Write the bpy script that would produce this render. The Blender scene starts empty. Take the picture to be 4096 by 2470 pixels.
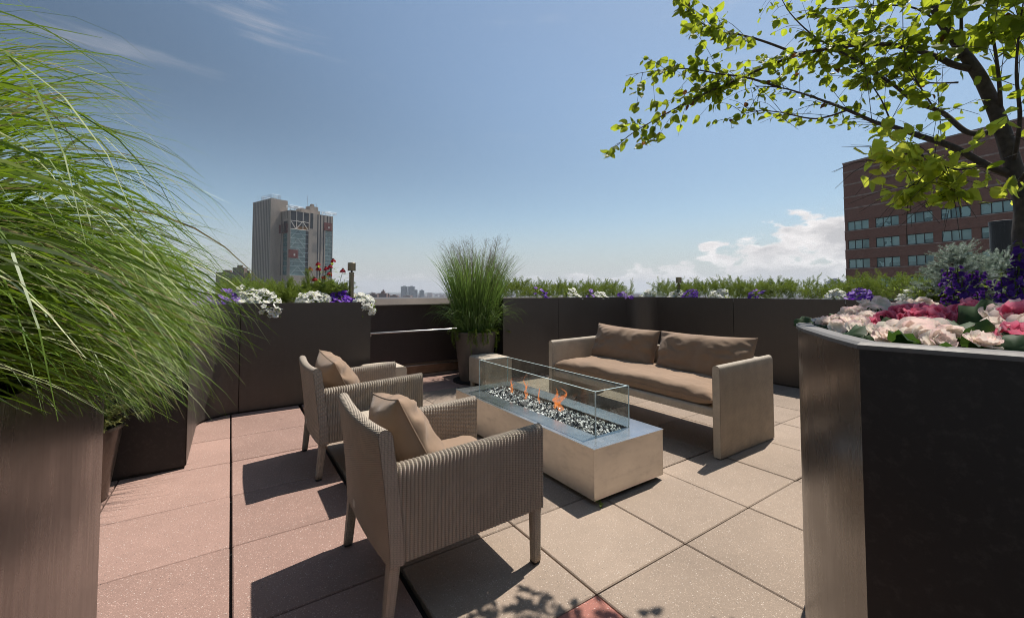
import bpy, math, random
from mathutils import Vector, Matrix, noise as mnoise
R = math.radians
random.seed(7)
SC = bpy.context.scene
COL = SC.collection
H_EYE = 1.2445

# ------------------------------------------------------------------ camera
cam_d = bpy.data.cameras.new("camera")
cam = bpy.data.objects.new("camera", cam_d)
COL.objects.link(cam)
cam.location = (0, 0, H_EYE)
cam.rotation_euler = (R(90) + 0.038, 0, 0)
cam_d.sensor_width = 36.0
cam_d.lens = 36.0 * 1664.3 / 4096
cam_d.shift_y = -135.0 / 4096
cam_d.clip_start = 0.05
cam_d.clip_end = 60000
SC.camera = cam

# ------------------------------------------------------------------ sun, sky, exposure
SUN_AZ, SUN_EL = 43.5, 63.0          # azimuth from +Y towards +X
sun_d = bpy.data.lights.new("sun", "SUN")
sun = bpy.data.objects.new("sun", sun_d)
COL.objects.link(sun)
sun_d.energy = 5.0
sun_d.angle = R(0.53)
sun_d.color = (1.0, 0.945, 0.87)
sv = Vector((math.sin(R(SUN_AZ)) * math.cos(R(SUN_EL)), math.cos(R(SUN_AZ)) * math.cos(R(SUN_EL)), math.sin(R(SUN_EL))))
sun.rotation_euler = sv.to_track_quat('Z', 'Y').to_euler()
sun.location = sv * 50

world = bpy.data.worlds.new("World")
SC.world = world
world.use_nodes = True
def build_world():
    nt = world.node_tree; N = nt.nodes; L = nt.links
    N.clear()
    out = N.new("ShaderNodeOutputWorld"); bg = N.new("ShaderNodeBackground")
    sky = N.new("ShaderNodeTexSky"); sky.sky_type = 'NISHITA'; sky.sun_disc = False
    sky.sun_elevation = R(SUN_EL); sky.sun_rotation = R(SUN_AZ)
    sky.altitude = 60; sky.air_density = 1.0; sky.dust_density = 0.6; sky.ozone_density = 1.2
    bg.inputs[1].default_value = 0.084
    tc = N.new("ShaderNodeTexCoord")
    sep = N.new("ShaderNodeSeparateXYZ"); L.new(tc.outputs["Generated"], sep.inputs[0])
    def math_(op, a, b=None, c=None, clamp=False):
        m = N.new("ShaderNodeMath"); m.operation = op; m.use_clamp = clamp
        for i, v in enumerate((a, b, c)):
            if v is None: continue
            if isinstance(v, (int, float)): m.inputs[i].default_value = v
            else: L.new(v, m.inputs[i])
        return m.outputs[0]
    def mapr(v, a, b, c=0.0, d=1.0, smooth=True):
        m = N.new("ShaderNodeMapRange"); m.interpolation_type = 'SMOOTHSTEP' if smooth else 'LINEAR'
        L.new(v, m.inputs[0])
        for i, k in enumerate((a, b, c, d)):
            if isinstance(k, (int, float)): m.inputs[i + 1].default_value = k
            else: L.new(k, m.inputs[i + 1])
        return m.outputs[0]
    el = math_('MULTIPLY', math_('ARCSINE', sep.outputs[2]), 57.2958)
    az = math_('MULTIPLY', math_('ARCTAN2', sep.outputs[0], sep.outputs[1]), 57.2958)
    comb = N.new("ShaderNodeCombineXYZ")
    L.new(math_('MULTIPLY', az, 0.22), comb.inputs[0]); L.new(math_('MULTIPLY', el, 0.42), comb.inputs[1])
    comb.inputs[2].default_value = 3.7
    n1 = N.new("ShaderNodeTexNoise"); n1.inputs["Scale"].default_value = 1.0; n1.inputs["Detail"].default_value = 9
    n1.inputs["Roughness"].default_value = 0.56
    L.new(comb.outputs[0], n1.inputs["Vector"])
    # cumulus bank: tops rise where the bank is deep (towards the right) and sink elsewhere
    bank = mapr(az, 12.0, 42.0)
    top = math_('ADD', math_('MULTIPLY', bank, 10.4), 3.0)
    thr = math_('ADD', math_('MULTIPLY', math_('POWER', math_('DIVIDE', math_('MAXIMUM', el, 0.0), top), 2.2), 0.36), 0.345)
    thr = math_('SUBTRACT', thr, math_('MULTIPLY', bank, 0.035))
    dens = mapr(math_('SUBTRACT', n1.outputs[0], thr), 0.0, 0.085)
    dens = math_('MULTIPLY', dens, mapr(el, 14.0, 9.0))
    dens = math_('MULTIPLY', dens, math_('ADD', math_('MULTIPLY', mapr(az, -1.0, 11.0), 0.68), 0.32))
    # cloud light: bright tops, greyer bases
    core = mapr(math_('SUBTRACT', n1.outputs[0], thr), 0.02, 0.28)
    comb2 = N.new("ShaderNodeCombineXYZ")
    L.new(math_('MULTIPLY', az, 0.30), comb2.inputs[0]); L.new(math_('MULTIPLY', el, 0.75), comb2.inputs[1])
    n2 = N.new("ShaderNodeTexNoise"); n2.inputs["Scale"].default_value = 1.0; n2.inputs["Detail"].default_value = 6
    L.new(comb2.outputs[0], n2.inputs["Vector"])
    shade = math_('ADD', math_('MULTIPLY', core, 0.75), math_('MULTIPLY', mapr(n2.outputs[0], 0.35, 0.65), 0.4), clamp=True)
    ccol = N.new("ShaderNodeMix"); ccol.data_type = 'RGBA'
    L.new(shade, ccol.inputs[0])
    ccol.inputs[6].default_value = (9.6, 9.2, 9.0, 1); ccol.inputs[7].default_value = (5.3, 5.2, 5.25, 1)
    # milky haze low over the horizon
    hz = N.new("ShaderNodeMix"); hz.data_type = 'RGBA'
    hzf = math_('MULTIPLY', mapr(el, 11.0, 0.0), 0.78)
    L.new(hzf, hz.inputs[0])
    # sky, a little greyer than the pure model
    hs = N.new("ShaderNodeHueSaturation"); hs.inputs["Saturation"].default_value = 0.92
    hs.inputs["Value"].default_value = 1.0
    L.new(sky.outputs[0], hs.inputs["Color"])
    dotn = N.new("ShaderNodeVectorMath"); dotn.operation = 'DOT_PRODUCT'; L.new(tc.outputs["Generated"], dotn.inputs[0]); dotn.inputs[1].default_value = sv
    deep = math_('ADD', math_('MULTIPLY', mapr(dotn.outputs["Value"], 0.22, 0.80), 0.62), 0.56)
    wel = mapr(el, 6.0, 26.0)
    dk = math_('ADD', math_('MULTIPLY', wel, deep), math_('SUBTRACT', 1.0, wel))
    tint = N.new("ShaderNodeCombineColor"); L.new(math_('MULTIPLY', dk, 0.93), tint.inputs[0]); L.new(math_('MULTIPLY', dk, 1.0), tint.inputs[1]); L.new(math_('MULTIPLY', dk, 0.97), tint.inputs[2])
    mul = N.new("ShaderNodeMix"); mul.data_type = 'RGBA'; mul.blend_type = 'MULTIPLY'; mul.inputs[0].default_value = 1.0
    L.new(hs.outputs[0], mul.inputs[6]); L.new(tint.outputs[0], mul.inputs[7])
    L.new(mul.outputs[2], hz.inputs[6]); hz.inputs[7].default_value = (4.9, 4.85, 5.0, 1)
    # cirrus wisps high up
    comb3 = N.new("ShaderNodeCombineXYZ")
    L.new(math_('ADD', math_('MULTIPLY', az, 0.022), math_('MULTIPLY', el, 0.035)), comb3.inputs[0])
    L.new(math_('MULTIPLY', el, 0.20), comb3.inputs[1]); comb3.inputs[2].default_value = 1.3
    n3 = N.new("ShaderNodeTexNoise"); n3.inputs["Scale"].default_value = 1.6; n3.inputs["Detail"].default_value = 8
    n3.inputs["Roughness"].default_value = 0.6
    L.new(comb3.outputs[0], n3.inputs["Vector"])
    cir = math_('MULTIPLY', mapr(n3.outputs[0], 0.56, 0.80), 0.42)
    cir = math_('MULTIPLY', cir, mapr(el, 16.0, 26.0))
    mc = N.new("ShaderNodeMix"); mc.data_type = 'RGBA'
    L.new(cir, mc.inputs[0]); L.new(hz.outputs[2], mc.inputs[6]); mc.inputs[7].default_value = (6.5, 6.3, 6.4, 1)
    m2 = N.new("ShaderNodeMix"); m2.data_type = 'RGBA'
    L.new(math_('MULTIPLY', dens, math_('ADD', math_('MULTIPLY', mapr(el, 0.0, 5.0), 0.45), 0.55)), m2.inputs[0])
    L.new(mc.outputs[2], m2.inputs[6]); L.new(ccol.outputs[2], m2.inputs[7])
    L.new(m2.outputs[2], bg.inputs[0])
    L.new(bg.outputs[0], out.inputs[0])
build_world()
SC.view_settings.view_transform = 'Standard'
SC.view_settings.look = 'None'
SC.view_settings.gamma = 1.0
SC.view_settings.use_curve_mapping = False
SC.view_settings.exposure = 0.34
SC.render.film_transparent = False
SC.cycles.max_bounces = 10
SC.cycles.transparent_max_bounces = 24
SC.cycles.use_denoising = True
SC.cycles.denoising_input_passes = 'RGB_ALBEDO_NORMAL'
SC.cycles.denoising_prefilter = 'FAST'
SC.cycles.filter_width = 1.0

# ------------------------------------------------------------------ paver grid frame of the terrace
# u runs along the heading 55.95 deg (towards the sofa), w at right angles to its left; metres from a paver corner
YAW = 0.9766
UX, UY = math.sin(YAW), math.cos(YAW)
OX, OY = 0.3491, 1.7627
ROTZ = math.pi / 2 - YAW
T = 0.61
def G(u, w, z=0.0):
    return Vector((OX + u * UX - w * UY, OY + u * UY + w * UX, z))
def at_depth(px, py, Y):
    """point of the place seen at photo pixel (4096 wide) standing Y metres ahead"""
    c, s = math.cos(0.038), math.sin(0.038)
    a = (px - 2048) / 1664.3; b = (1100 - py) / 1664.3
    d = Vector((a, c - s * b, s + c * b))
    d *= Y / d.y
    return Vector((d.x, d.y, d.z + H_EYE))
def to_px(p):
    c, s = math.cos(0.038), math.sin(0.038)
    y, z = p[1], p[2] - H_EYE
    yc = y * c + z * s; zc = -y * s + z * c
    if yc < 0.05: return None
    return (2048 + 1664.3 * p[0] / yc, 1100 - 1664.3 * zc / yc)

# ------------------------------------------------------------------ mesh helpers
class MB:
    def __init__(s):
        s.v = []; s.f = []; s.uv = None; s.mi = None
    def add(s, vs, fs):
        n = len(s.v); s.v.extend([tuple(p) for p in vs]); s.f.extend([tuple(i + n for i in f) for f in fs])
        return s
    def box(s, x0, x1, y0, y1, z0, z1):
        s.add([(x0,y0,z0),(x1,y0,z0),(x1,y1,z0),(x0,y1,z0),(x0,y0,z1),(x1,y0,z1),(x1,y1,z1),(x0,y1,z1)],
              [(3,2,1,0),(4,5,6,7),(0,1,5,4),(1,2,6,5),(2,3,7,6),(3,0,4,7)])
        return s
    def cbox(s, x0, x1, y0, y1, z0, z1, c=0.004):
        """box with chamfered top and vertical edges"""
        def ring(d, z): return [(x0+d+c,y0+d,z),(x1-d-c,y0+d,z),(x1-d,y0+d+c,z),(x1-d,y1-d-c,z),(x1-d-c,y1-d,z),(x0+d+c,y1-d,z),(x0+d,y1-d-c,z),(x0+d,y0+d+c,z)]
        vs = ring(c, z0) + ring(0, z0 + c) + ring(0, z1 - c) + ring(c, z1)
        fs = [tuple(range(7, -1, -1)), tuple(range(24, 32))]
        for k in range(3):
            for i in range(8):
                j = (i + 1) % 8
                fs.append((k*8+i, k*8+j, k*8+8+j, k*8+8+i))
        return s.add(vs, fs)
    def tube(s, pts, rad, n=8, cap=True):
        pts = [Vector(p) for p in pts]
        if not hasattr(rad, '__len__'): rad = [rad] * len(pts)
        rings = []; up = Vector((0, 0, 1)); prev = None
        for i, p in enumerate(pts):
            t = (pts[min(i+1, len(pts)-1)] - pts[max(i-1, 0)])
            t = t.normalized() if t.length > 1e-9 else Vector((0,0,1))
            if prev is None:
                a = up if abs(t.z) < .95 else Vector((1, 0, 0))
                x = t.cross(a).normalized()
            else:
                x = prev - t * prev.dot(t)
                x = x.normalized() if x.length > 1e-6 else t.orthogonal().normalized()
            prev = x; y = t.cross(x)
            rings.append([p + (x * math.cos(2*math.pi*k/n) + y * math.sin(2*math.pi*k/n)) * rad[i] for k in range(n)])
        vs = [q for r in rings for q in r]; fs = []
        for i in range(len(pts) - 1):
            for k in range(n):
                j = (k + 1) % n
                fs.append((i*n+k, i*n+j, (i+1)*n+j, (i+1)*n+k))
        if cap:
            fs.append(tuple(range(n-1, -1, -1))); m = (len(pts)-1)*n; fs.append(tuple(range(m, m+n)))
        return s.add(vs, fs)
    def lathe(s, prof, cx=0, cy=0, n=32):
        vs = []; fs = []
        for r, z in prof:
            for k in range(n):
                a = 2*math.pi*k/n; vs.append((cx + r*math.cos(a), cy + r*math.sin(a), z))
        for i in range(len(prof)-1):
            for k in range(n):
                j = (k+1) % n; fs.append((i*n+k, i*n+j, (i+1)*n+j, (i+1)*n+k))
        return s.add(vs, fs)
    def prism(s, poly, z0, z1, caps=True):
        n = len(poly)
        vs = [(p[0], p[1], z0) for p in poly] + [(p[0], p[1], z1) for p in poly]
        fs = [(i, (i+1) % n, n + (i+1) % n, n + i) for i in range(n)]
        if caps: fs += [tuple(range(n-1, -1, -1)), tuple(range(n, 2*n))]
        return s.add(vs, fs)
    def grid(s, P, nu, nv, wrapu=False):
        """P: list of nu*nv points, row-major over u"""
        fs = []
        for i in range(nu if wrapu else nu - 1):
            for j in range(nv - 1):
                a = i*nv + j; b = ((i+1) % nu)*nv + j
                fs.append((a, b, b+1, a+1))
        return s.add(P, fs)
    def mesh(s, name, mat=None, smooth=False):
        me = bpy.data.meshes.new(name)
        me.from_pydata(s.v, [], s.f)
        if mat is not None: me.materials.append(mat)
        if s.uv:
            lay = me.uv_layers.new(name="UVMap")
            vi = [0] * len(me.loops); me.loops.foreach_get("vertex_index", vi)
            buf = [0.0] * (2 * len(vi))
            for k, i in enumerate(vi):
                buf[2*k] = s.uv[i][0]; buf[2*k+1] = s.uv[i][1]
            lay.data.foreach_set("uv", buf)
        if smooth:
            me.polygons.foreach_set("use_smooth", [True] * len(me.polygons))
        me.update()
        return me
    def build(s, name, mat=None, parent=None, smooth=False, bevel=0, loc=None, angle=None):
        o = bpy.data.objects.new(name, s.mesh(name, mat, smooth))
        COL.objects.link(o)
        if parent: o.parent = parent
        if loc is not None: o.location = loc
        if bevel:
            m = o.modifiers.new("bevel", "BEVEL"); m.width = bevel; m.segments = 2; m.limit_method = 'ANGLE'; m.angle_limit = R(40)
        return o

def tag(o, label=None, cat=None, group=None, kind=None):
    if label: o["label"] = label
    if cat: o["category"] = cat
    if group: o["group"] = group
    if kind: o["kind"] = kind
    return o
def empty(name, loc=(0,0,0), rz=0.0, label=None, cat=None, group=None, kind=None):
    o = bpy.data.objects.new(name, None); COL.objects.link(o)
    o.location = loc; o.rotation_euler = (0, 0, rz); o.empty_display_size = .1
    return tag(o, label, cat, group, kind)
def inst(me, name, parent=None, loc=(0,0,0), rot=(0,0,0), scale=1.0):
    o = bpy.data.objects.new(name, me); COL.objects.link(o)
    if parent: o.parent = parent
    o.location = loc; o.rotation_euler = rot
    o.scale = (scale,)*3 if isinstance(scale, (int, float)) else scale
    return o
def spline(pts, n):
    """Catmull-Rom through pts"""
    P = [Vector(p) for p in pts]; out = []
    for i in range(len(P) - 1):
        p0 = P[max(i-1, 0)]; p1 = P[i]; p2 = P[i+1]; p3 = P[min(i+2, len(P)-1)]
        for k in range(n):
            t = k / n
            out.append(0.5 * ((2*p1) + (p2-p0)*t + (2*p0-5*p1+4*p2-p3)*t*t + (3*p1-p0-3*p2+p3)*t*t*t))
    out.append(P[-1]); return out

# ------------------------------------------------------------------ materials
class NT:
    def __init__(s, name):
        s.m = bpy.data.materials.new(name); s.m.use_nodes = True
        s.t = s.m.node_tree; s.N = s.t.nodes; s.L = s.t.links
        s.b = s.N["Principled BSDF"]; s.out = s.N["Material Output"]
    def n(s, typ, **kw):
        o = s.N.new(typ)
        for k, v in kw.items(): setattr(o, k, v)
        return o
    def put(s, sock, v):
        if isinstance(v, bpy.types.NodeSocket): s.L.new(v, sock)
        elif isinstance(v, tuple) and len(v) == 3 and sock.type == 'RGBA': sock.default_value = (*v, 1)
        else: sock.default_value = v
    def math(s, op, a, b=0.0, clamp=False):
        m = s.n("ShaderNodeMath", operation=op); m.use_clamp = clamp
        s.put(m.inputs[0], a); s.put(m.inputs[1], b); return m.outputs[0]
    def mix(s, f, a, b, blend='MIX'):
        m = s.n("ShaderNodeMix", data_type='RGBA', blend_type=blend)
        s.put(m.inputs[0], f); s.put(m.inputs[6], a); s.put(m.inputs[7], b); return m.outputs[2]
    def ramp(s, v, a, b, c=0.0, d=1.0):
        m = s.n("ShaderNodeMapRange"); s.put(m.inputs[0], v)
        for i, k in enumerate((a, b, c, d)): s.put(m.inputs[i+1], k)
        return m.outputs[0]
    def coord(s, kind="Object", scale=(1,1,1)):
        t = s.n("ShaderNodeTexCoord"); m = s.n("ShaderNodeMapping"); s.L.new(t.outputs[kind], m.inputs[0])
        m.inputs["Scale"].default_value = scale; return m.outputs[0]
    def pos(s, scale=(1,1,1)):
        t = s.n("ShaderNodeNewGeometry"); m = s.n("ShaderNodeMapping"); s.L.new(t.outputs["Position"], m.inputs[0])
        m.inputs["Scale"].default_value = scale; return m.outputs[0]
    def noise(s, vec, scale, detail=4, rough=.5, out=0):
        t = s.n("ShaderNodeTexNoise"); s.L.new(vec, t.inputs["Vector"])
        t.inputs["Scale"].default_value = scale; t.inputs["Detail"].default_value = detail; t.inputs["Roughness"].default_value = rough
        return t.outputs[out]
    def voro(s, vec, scale, out="Distance", **kw):
        t = s.n("ShaderNodeTexVoronoi", **kw); s.L.new(vec, t.inputs["Vector"]); t.inputs["Scale"].default_value = scale
        return t.outputs[out]
    def rnd(s):
        return s.n("ShaderNodeObjectInfo").outputs["Random"]
    def isl(s):
        return s.n("ShaderNodeNewGeometry").outputs["Random Per Island"]
    def bump(s, h, strength=.3, dist=.01):
        b = s.n("ShaderNodeBump"); b.inputs["Strength"].default_value = strength; b.inputs["Distance"].default_value = dist
        s.L.new(h, b.inputs["Height"]); s.L.new(b.outputs[0], s.b.inputs["Normal"]); return b
    def set(s, base=None, rough=None, metal=None, spec=None, **kw):
        if base is not None: s.put(s.b.inputs["Base Color"], base)
        if rough is not None: s.put(s.b.inputs["Roughness"], rough)
        if metal is not None: s.put(s.b.inputs["Metallic"], metal)
        if spec is not None: s.put(s.b.inputs["Specular IOR Level"], spec)
        for k, v in kw.items(): s.put(s.b.inputs[k], v)
        return s.m

def plain(name, base, rough=.6, metal=0., var=.12, scale=6., spec=.5):
    t = NT(name); c = t.coord("Object")
    f = t.noise(c, scale, 5)
    dark = tuple(x * (1 - var) for x in base); lite = tuple(min(1, x * (1 + var)) for x in base)
    return t.set(t.mix(t.ramp(f, .3, .7), dark, lite), rough, metal, spec)

M = {}
def paver_mat(name, base, chip, chipdark):
    t = NT(name); p = t.pos()
    r = t.rnd()
    big = t.noise(p, 1.6, 5, .6); mid = t.noise(p, 14, 5, .65); fine = t.noise(p, 260, 3, .7)
    c = t.mix(t.ramp(fine, .25, .75), tuple(x*.72 for x in base), tuple(x*1.25 for x in base))
    c = t.mix(t.ramp(big, .38, .68, 0, .5), c, tuple(x*.62 for x in base))
    c = t.mix(t.ramp(mid, .42, .72, 0, .38), c, tuple(x*.8 for x in base))
    v = t.n("ShaderNodeMix", data_type='RGBA', blend_type='MULTIPLY'); v.inputs[0].default_value = 1
    t.L.new(c, v.inputs[6]); g = t.n("ShaderNodeCombineColor")
    rr = t.ramp(r, 0, 1, .80, 1.12)
    for i in range(3): t.L.new(rr, g.inputs[i])
    t.L.new(g.outputs[0], v.inputs[7]); c = v.outputs[2]
    # aggregate chips showing at the worn face
    vd = t.voro(p, 135); vc = t.voro(p, 135, "Color")
    sp = t.n("ShaderNodeSeparateColor"); t.L.new(vc, sp.inputs[0])
    chipm = t.math('MULTIPLY', t.ramp(vd, .36, .22), t.ramp(sp.outputs[0], .80, .93))
    c = t.mix(chipm, c, chip)
    darkm = t.math('MULTIPLY', t.ramp(vd, .30, .22), t.ramp(sp.outputs[1], .93, .95))
    c = t.mix(darkm, c, chipdark)
    vd2 = t.voro(p, 230); vc2 = t.voro(p, 230, "Color"); sp2 = t.n("ShaderNodeSeparateColor"); t.L.new(vc2, sp2.inputs[0])
    c = t.mix(t.math('MULTIPLY', t.ramp(vd2, .45, .3), t.ramp(sp2.outputs[0], .80, .84)), c, tuple(min(1, x*1.5) for x in base))
    # a few drip stains
    vs = t.voro(p, 1.9, "Distance"); 
    c = t.mix(t.math('MULTIPLY', t.ramp(vs, .045, .02), .55), c, tuple(x*.35 for x in base))
    t.bump(t.math('ADD', fine, t.math('MULTIPLY', mid, .6)), .35, .004)
    return t.set(c, .86, 0, .3)
M['red'] = paver_mat("red_concrete_paver", (.325, .207, .168), (.56, .46, .40), (.10, .08, .075))
M['tan'] = paver_mat("tan_concrete_paver", (.30, .232, .178), (.54, .47, .40), (.10, .09, .08))
M['rosy'] = paver_mat("deep_red_paver", (.36, .15, .115), (.75, .62, .56), (.10, .08, .075))
M['joint'] = plain("joint_bed", (.035, .03, .027), .95)
def metal_mat(name, base, rough, metal=.85, streak=True):
    t = NT(name); p = t.pos((9, 9, .5)); q = t.pos()
    s1 = t.noise(p, 4, 5, .6); s2 = t.noise(q, 3, 4, .6); s3 = t.noise(q, 900, 2, .6)
    c = t.mix(t.ramp(s1, .35, .7, 0, .22), base, tuple(x*.75 for x in base))
    c = t.mix(t.ramp(s2, .4, .7, 0, .3), c, tuple(x*1.15 for x in base))
    sc = t.noise(t.pos((1.2, 1.2, 9)), 21, 2, .5); sm = t.noise(q, 1.7, 3, .6)
    c = t.mix(t.math('MULTIPLY', t.ramp(sc, .735, .77), t.ramp(sm, .5, .66), True), c, (.20, .18, .165))
    c = t.mix(t.ramp(t.noise(q, 38, 5, .75), .52, .8, 0, .22), c, (.17, .15, .13))
    rr = t.math('ADD', t.ramp(s1, .3, .7, rough-.03, rough+.04), t.ramp(s2, .3, .7, -.04, .06))
    t.bump(t.math('ADD', t.math('MULTIPLY', s3, .25), t.math('MULTIPLY', s1, .35)), .03, .003)
    return t.set(c, rr, metal, .5)
M['bronze'] = metal_mat("bronze_painted_metal", (.078, .066, .057), .40, .45)
M['bronze_near'] = metal_mat("polished_bronze_metal", (.12, .099, .085), .27, .8)
M['rim'] = metal_mat("rim_metal", (.12, .112, .105), .62, .25)
M['bronze_dark'] = metal_mat("dark_bronze_metal", (.022, .018, .016), .5, .3)  # darker bronze copy; unlit look of the near right front put into colour
M['pot'] = plain("brown_resin", (.10, .083, .07), .5, 0, .1, 8)
M['soil'] = plain("potting_soil", (.03, .022, .016), .95, 0, .4, 30)
def steel_mat(name, base, rough, warm=True):
    t = NT(name); p = t.coord("Object"); b = t.coord("Object", (2, 2, 160)); q = t.coord("Object", (1, 1, 3))
    s1 = t.noise(p, 2.2, 6, .62); s2 = t.noise(b, 3, 3); s3 = t.noise(q, 7, 6, .7)
    c = t.mix(t.ramp(s1, .35, .7, 0, .6), base, tuple(x*.86 for x in base))
    c = t.mix(t.ramp(s3, .52, .74, 0, .55), c, tuple(x*.68 for x in base))
    c = t.mix(t.ramp(s3, .42, .25, 0, .30), c, tuple(min(1, x*1.2) for x in base))
    t.bump(s2, .05, .002)
    return t.set(c, t.math('ADD', t.ramp(s1, .3, .7, rough-.06, rough+.1), t.ramp(s3, .4, .7, 0, .08)), .9, .5)
M['steel'] = steel_mat("brushed_steel", (.70, .645, .575), .42)
M['steel_top'] = steel_mat("brushed_steel_top", (.60, .615, .63), .22)
M['chrome'] = plain("bright_steel", (.55, .54, .53), .38, 1.0, .08, 20)
M['brass'] = plain("satin_bronze_lamp", (.20, .165, .115), .3, 1.0, .1, 30)
M['black'] = plain("black_rubber", (.015, .014, .013), .6)
M['black_metal'] = plain("black_metal", (.018, .017, .017), .45, .2)
def wicker_mat(name, base, rib, strand, gap_shade=1.0, bump=.9):
    """flat strands woven over upright ribs; UV holds metres along and up the surface"""
    t = NT(name); tc = t.n("ShaderNodeTexCoord"); sp = t.n("ShaderNodeSeparateXYZ"); t.L.new(tc.outputs["UV"], sp.inputs[0])
    u = t.math('DIVIDE', sp.outputs[0], rib); v = t.math('DIVIDE', sp.outputs[1], strand)
    alt = t.math('MULTIPLY', t.math('FLOOR', t.math('MODULO', t.math('FLOOR', u), 2.0)), .5)
    vv = t.math('FRACT', t.math('ADD', v, alt))
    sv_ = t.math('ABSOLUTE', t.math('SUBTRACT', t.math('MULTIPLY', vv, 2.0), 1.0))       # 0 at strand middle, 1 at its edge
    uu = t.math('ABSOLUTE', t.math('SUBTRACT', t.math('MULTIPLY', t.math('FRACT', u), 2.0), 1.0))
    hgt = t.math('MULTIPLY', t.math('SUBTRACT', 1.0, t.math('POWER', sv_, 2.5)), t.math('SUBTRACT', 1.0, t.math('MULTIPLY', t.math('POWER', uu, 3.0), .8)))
    nz = t.noise(t.coord("Object"), 9, 4, .6); nf = t.noise(t.coord("Object"), 120, 2, .6)
    c = t.mix(t.ramp(nz, .3, .7), tuple(x*.86 for x in base), tuple(x*1.12 for x in base))
    c = t.mix(t.ramp(nf, .4, .75, 0, .5), c, tuple(x*.78 for x in base))
    c = t.mix(t.ramp(hgt, .34, .03, 0, gap_shade), c, (.07, .054, .041))                              # gaps between strands darkened: shade of the weave put into the colour
    t.bump(hgt, bump, .004)
    return t.set(c, .62, 0, .35)
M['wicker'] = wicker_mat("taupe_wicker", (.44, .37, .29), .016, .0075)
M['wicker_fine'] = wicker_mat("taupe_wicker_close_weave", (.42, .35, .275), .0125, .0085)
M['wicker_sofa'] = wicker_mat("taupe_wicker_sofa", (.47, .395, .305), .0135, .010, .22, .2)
def fabric_mat(name, base):
    t = NT(name); p = t.coord("Object"); big = t.noise(p, 3, 4, .55); fine = t.noise(p, 420, 2, .7); st = t.noise(t.coord("Object", (1, 60, 60)), 9, 3)
    c = t.mix(t.ramp(big, .3, .7), tuple(x*.88 for x in base), tuple(x*1.1 for x in base))
    c = t.mix(t.ramp(st, .4, .7, 0, .3), c, tuple(x*.82 for x in base))
    t.bump(t.math('ADD', t.math('MULTIPLY', fine, .12), t.noise(p, 11, 4, .55)), .42, .014)
    return t.set(c, .9, 0, .2, **{"Sheen Weight": .15})
M['cushion'] = fabric_mat("brown_canvas", (.275, .185, .122))
def glass_mat(name, tint, refl=1.0, rough=.0):
    t = NT(name); N, L = t.N, t.L
    N.remove(t.b)
    tr = t.n("ShaderNodeBsdfTransparent"); tr.inputs[0].default_value = (*tint, 1)
    gl = t.n("ShaderNodeBsdfGlossy"); gl.inputs["Roughness"].default_value = rough
    lw = t.n("ShaderNodeLayerWeight"); lw.inputs[0].default_value = .5
    fr = t.math('ADD', t.math('MULTIPLY', t.math('POWER', lw.outputs["Facing"], 5.0), .9), .035)
    mx = t.n("ShaderNodeMixShader"); L.new(t.math('MULTIPLY', fr, refl, True), mx.inputs[0])
    L.new(tr.outputs[0], mx.inputs[1]); L.new(gl.outputs[0], mx.inputs[2])
    # dusty film on the pane
    df = t.n("ShaderNodeBsdfDiffuse"); df.inputs[0].default_value = (.7, .7, .68, 1)
    m2 = t.n("ShaderNodeMixShader"); L.new(t.ramp(t.noise(t.coord("Object"), 5, 6, .7), .45, .8, .012, .07), m2.inputs[0])
    L.new(mx.outputs[0], m2.inputs[1]); L.new(df.outputs[0], m2.inputs[2])
    L.new(m2.outputs[0], t.out.inputs[0]); return t.m
M['glass'] = glass_mat("clear_glass", (.90, .93, .915))
M['glass_edge'] = plain("glass_edge", (.55, .66, .64), .25, 0, .15, 40)
def leaf_mat(name, c1, c2, trans, rough=.45, tcol=None, t_w=.5, veins=False):
    t = NT(name)
    r = t.isl(); rr = t.rnd()
    mixf = t.math('FRACT', t.math('ADD', r, rr))
    c = t.mix(mixf, c1, c2)
    tc = t.mix(mixf, trans, tuple(x*.5 for x in trans))
    t.set(c, rough, 0, .2)
    tl = t.n("ShaderNodeBsdfTranslucent"); t.put(tl.inputs[0], tc)
    mx = t.n("ShaderNodeMixShader"); mx.inputs[0].default_value = t_w
    t.L.new(t.b.outputs[0], mx.inputs[1]); t.L.new(tl.outputs[0], mx.inputs[2]); t.L.new(mx.outputs[0], t.out.inputs[0])
    return t.m
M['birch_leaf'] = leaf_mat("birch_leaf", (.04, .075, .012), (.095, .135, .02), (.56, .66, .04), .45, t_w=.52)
M['birch_leaf_lit'] = leaf_mat("sunlit_birch_leaf", (.16, .22, .02), (.22, .27, .035), (.86, .92, .10), .45, t_w=.66)  # brighter copy of the birch leaf, sunlit look put into its colour
M['dead_leaf'] = leaf_mat("withered_leaf", (.11, .05, .02), (.15, .07, .025), (.26, .11, .03), .7, t_w=.35)
M['bark'] = plain("birch_bark", (.055, .038, .03), .8, 0, .45, 40)
M['blade'] = leaf_mat("grass_blade", (.045, .10, .008), (.15, .215, .025), (.34, .52, .025), .36, t_w=.28)
M['blade_pale'] = leaf_mat("pale_grass_blade", (.30, .34, .14), (.50, .52, .29), (.34, .44, .10), .36, t_w=.2)  # paler copy of the blade colour, painted to look sunlit
M['blade_dry'] = leaf_mat("dry_grass_blade", (.28, .22, .11), (.35, .28, .15), (.4, .3, .15), .6, t_w=.3)
M['switch'] = leaf_mat("switch_grass_blade", (.07, .14, .03), (.15, .22, .07), (.28, .44, .08), .42, t_w=.38)
M['panicle'] = leaf_mat("grass_panicle", (.12, .10, .06), (.16, .12, .08), (.2, .17, .1), .7, t_w=.3)
M['juniper'] = leaf_mat("juniper_needles", (.10, .165, .022), (.25, .30, .05), (.34, .44, .06), .55, t_w=.28)
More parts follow.
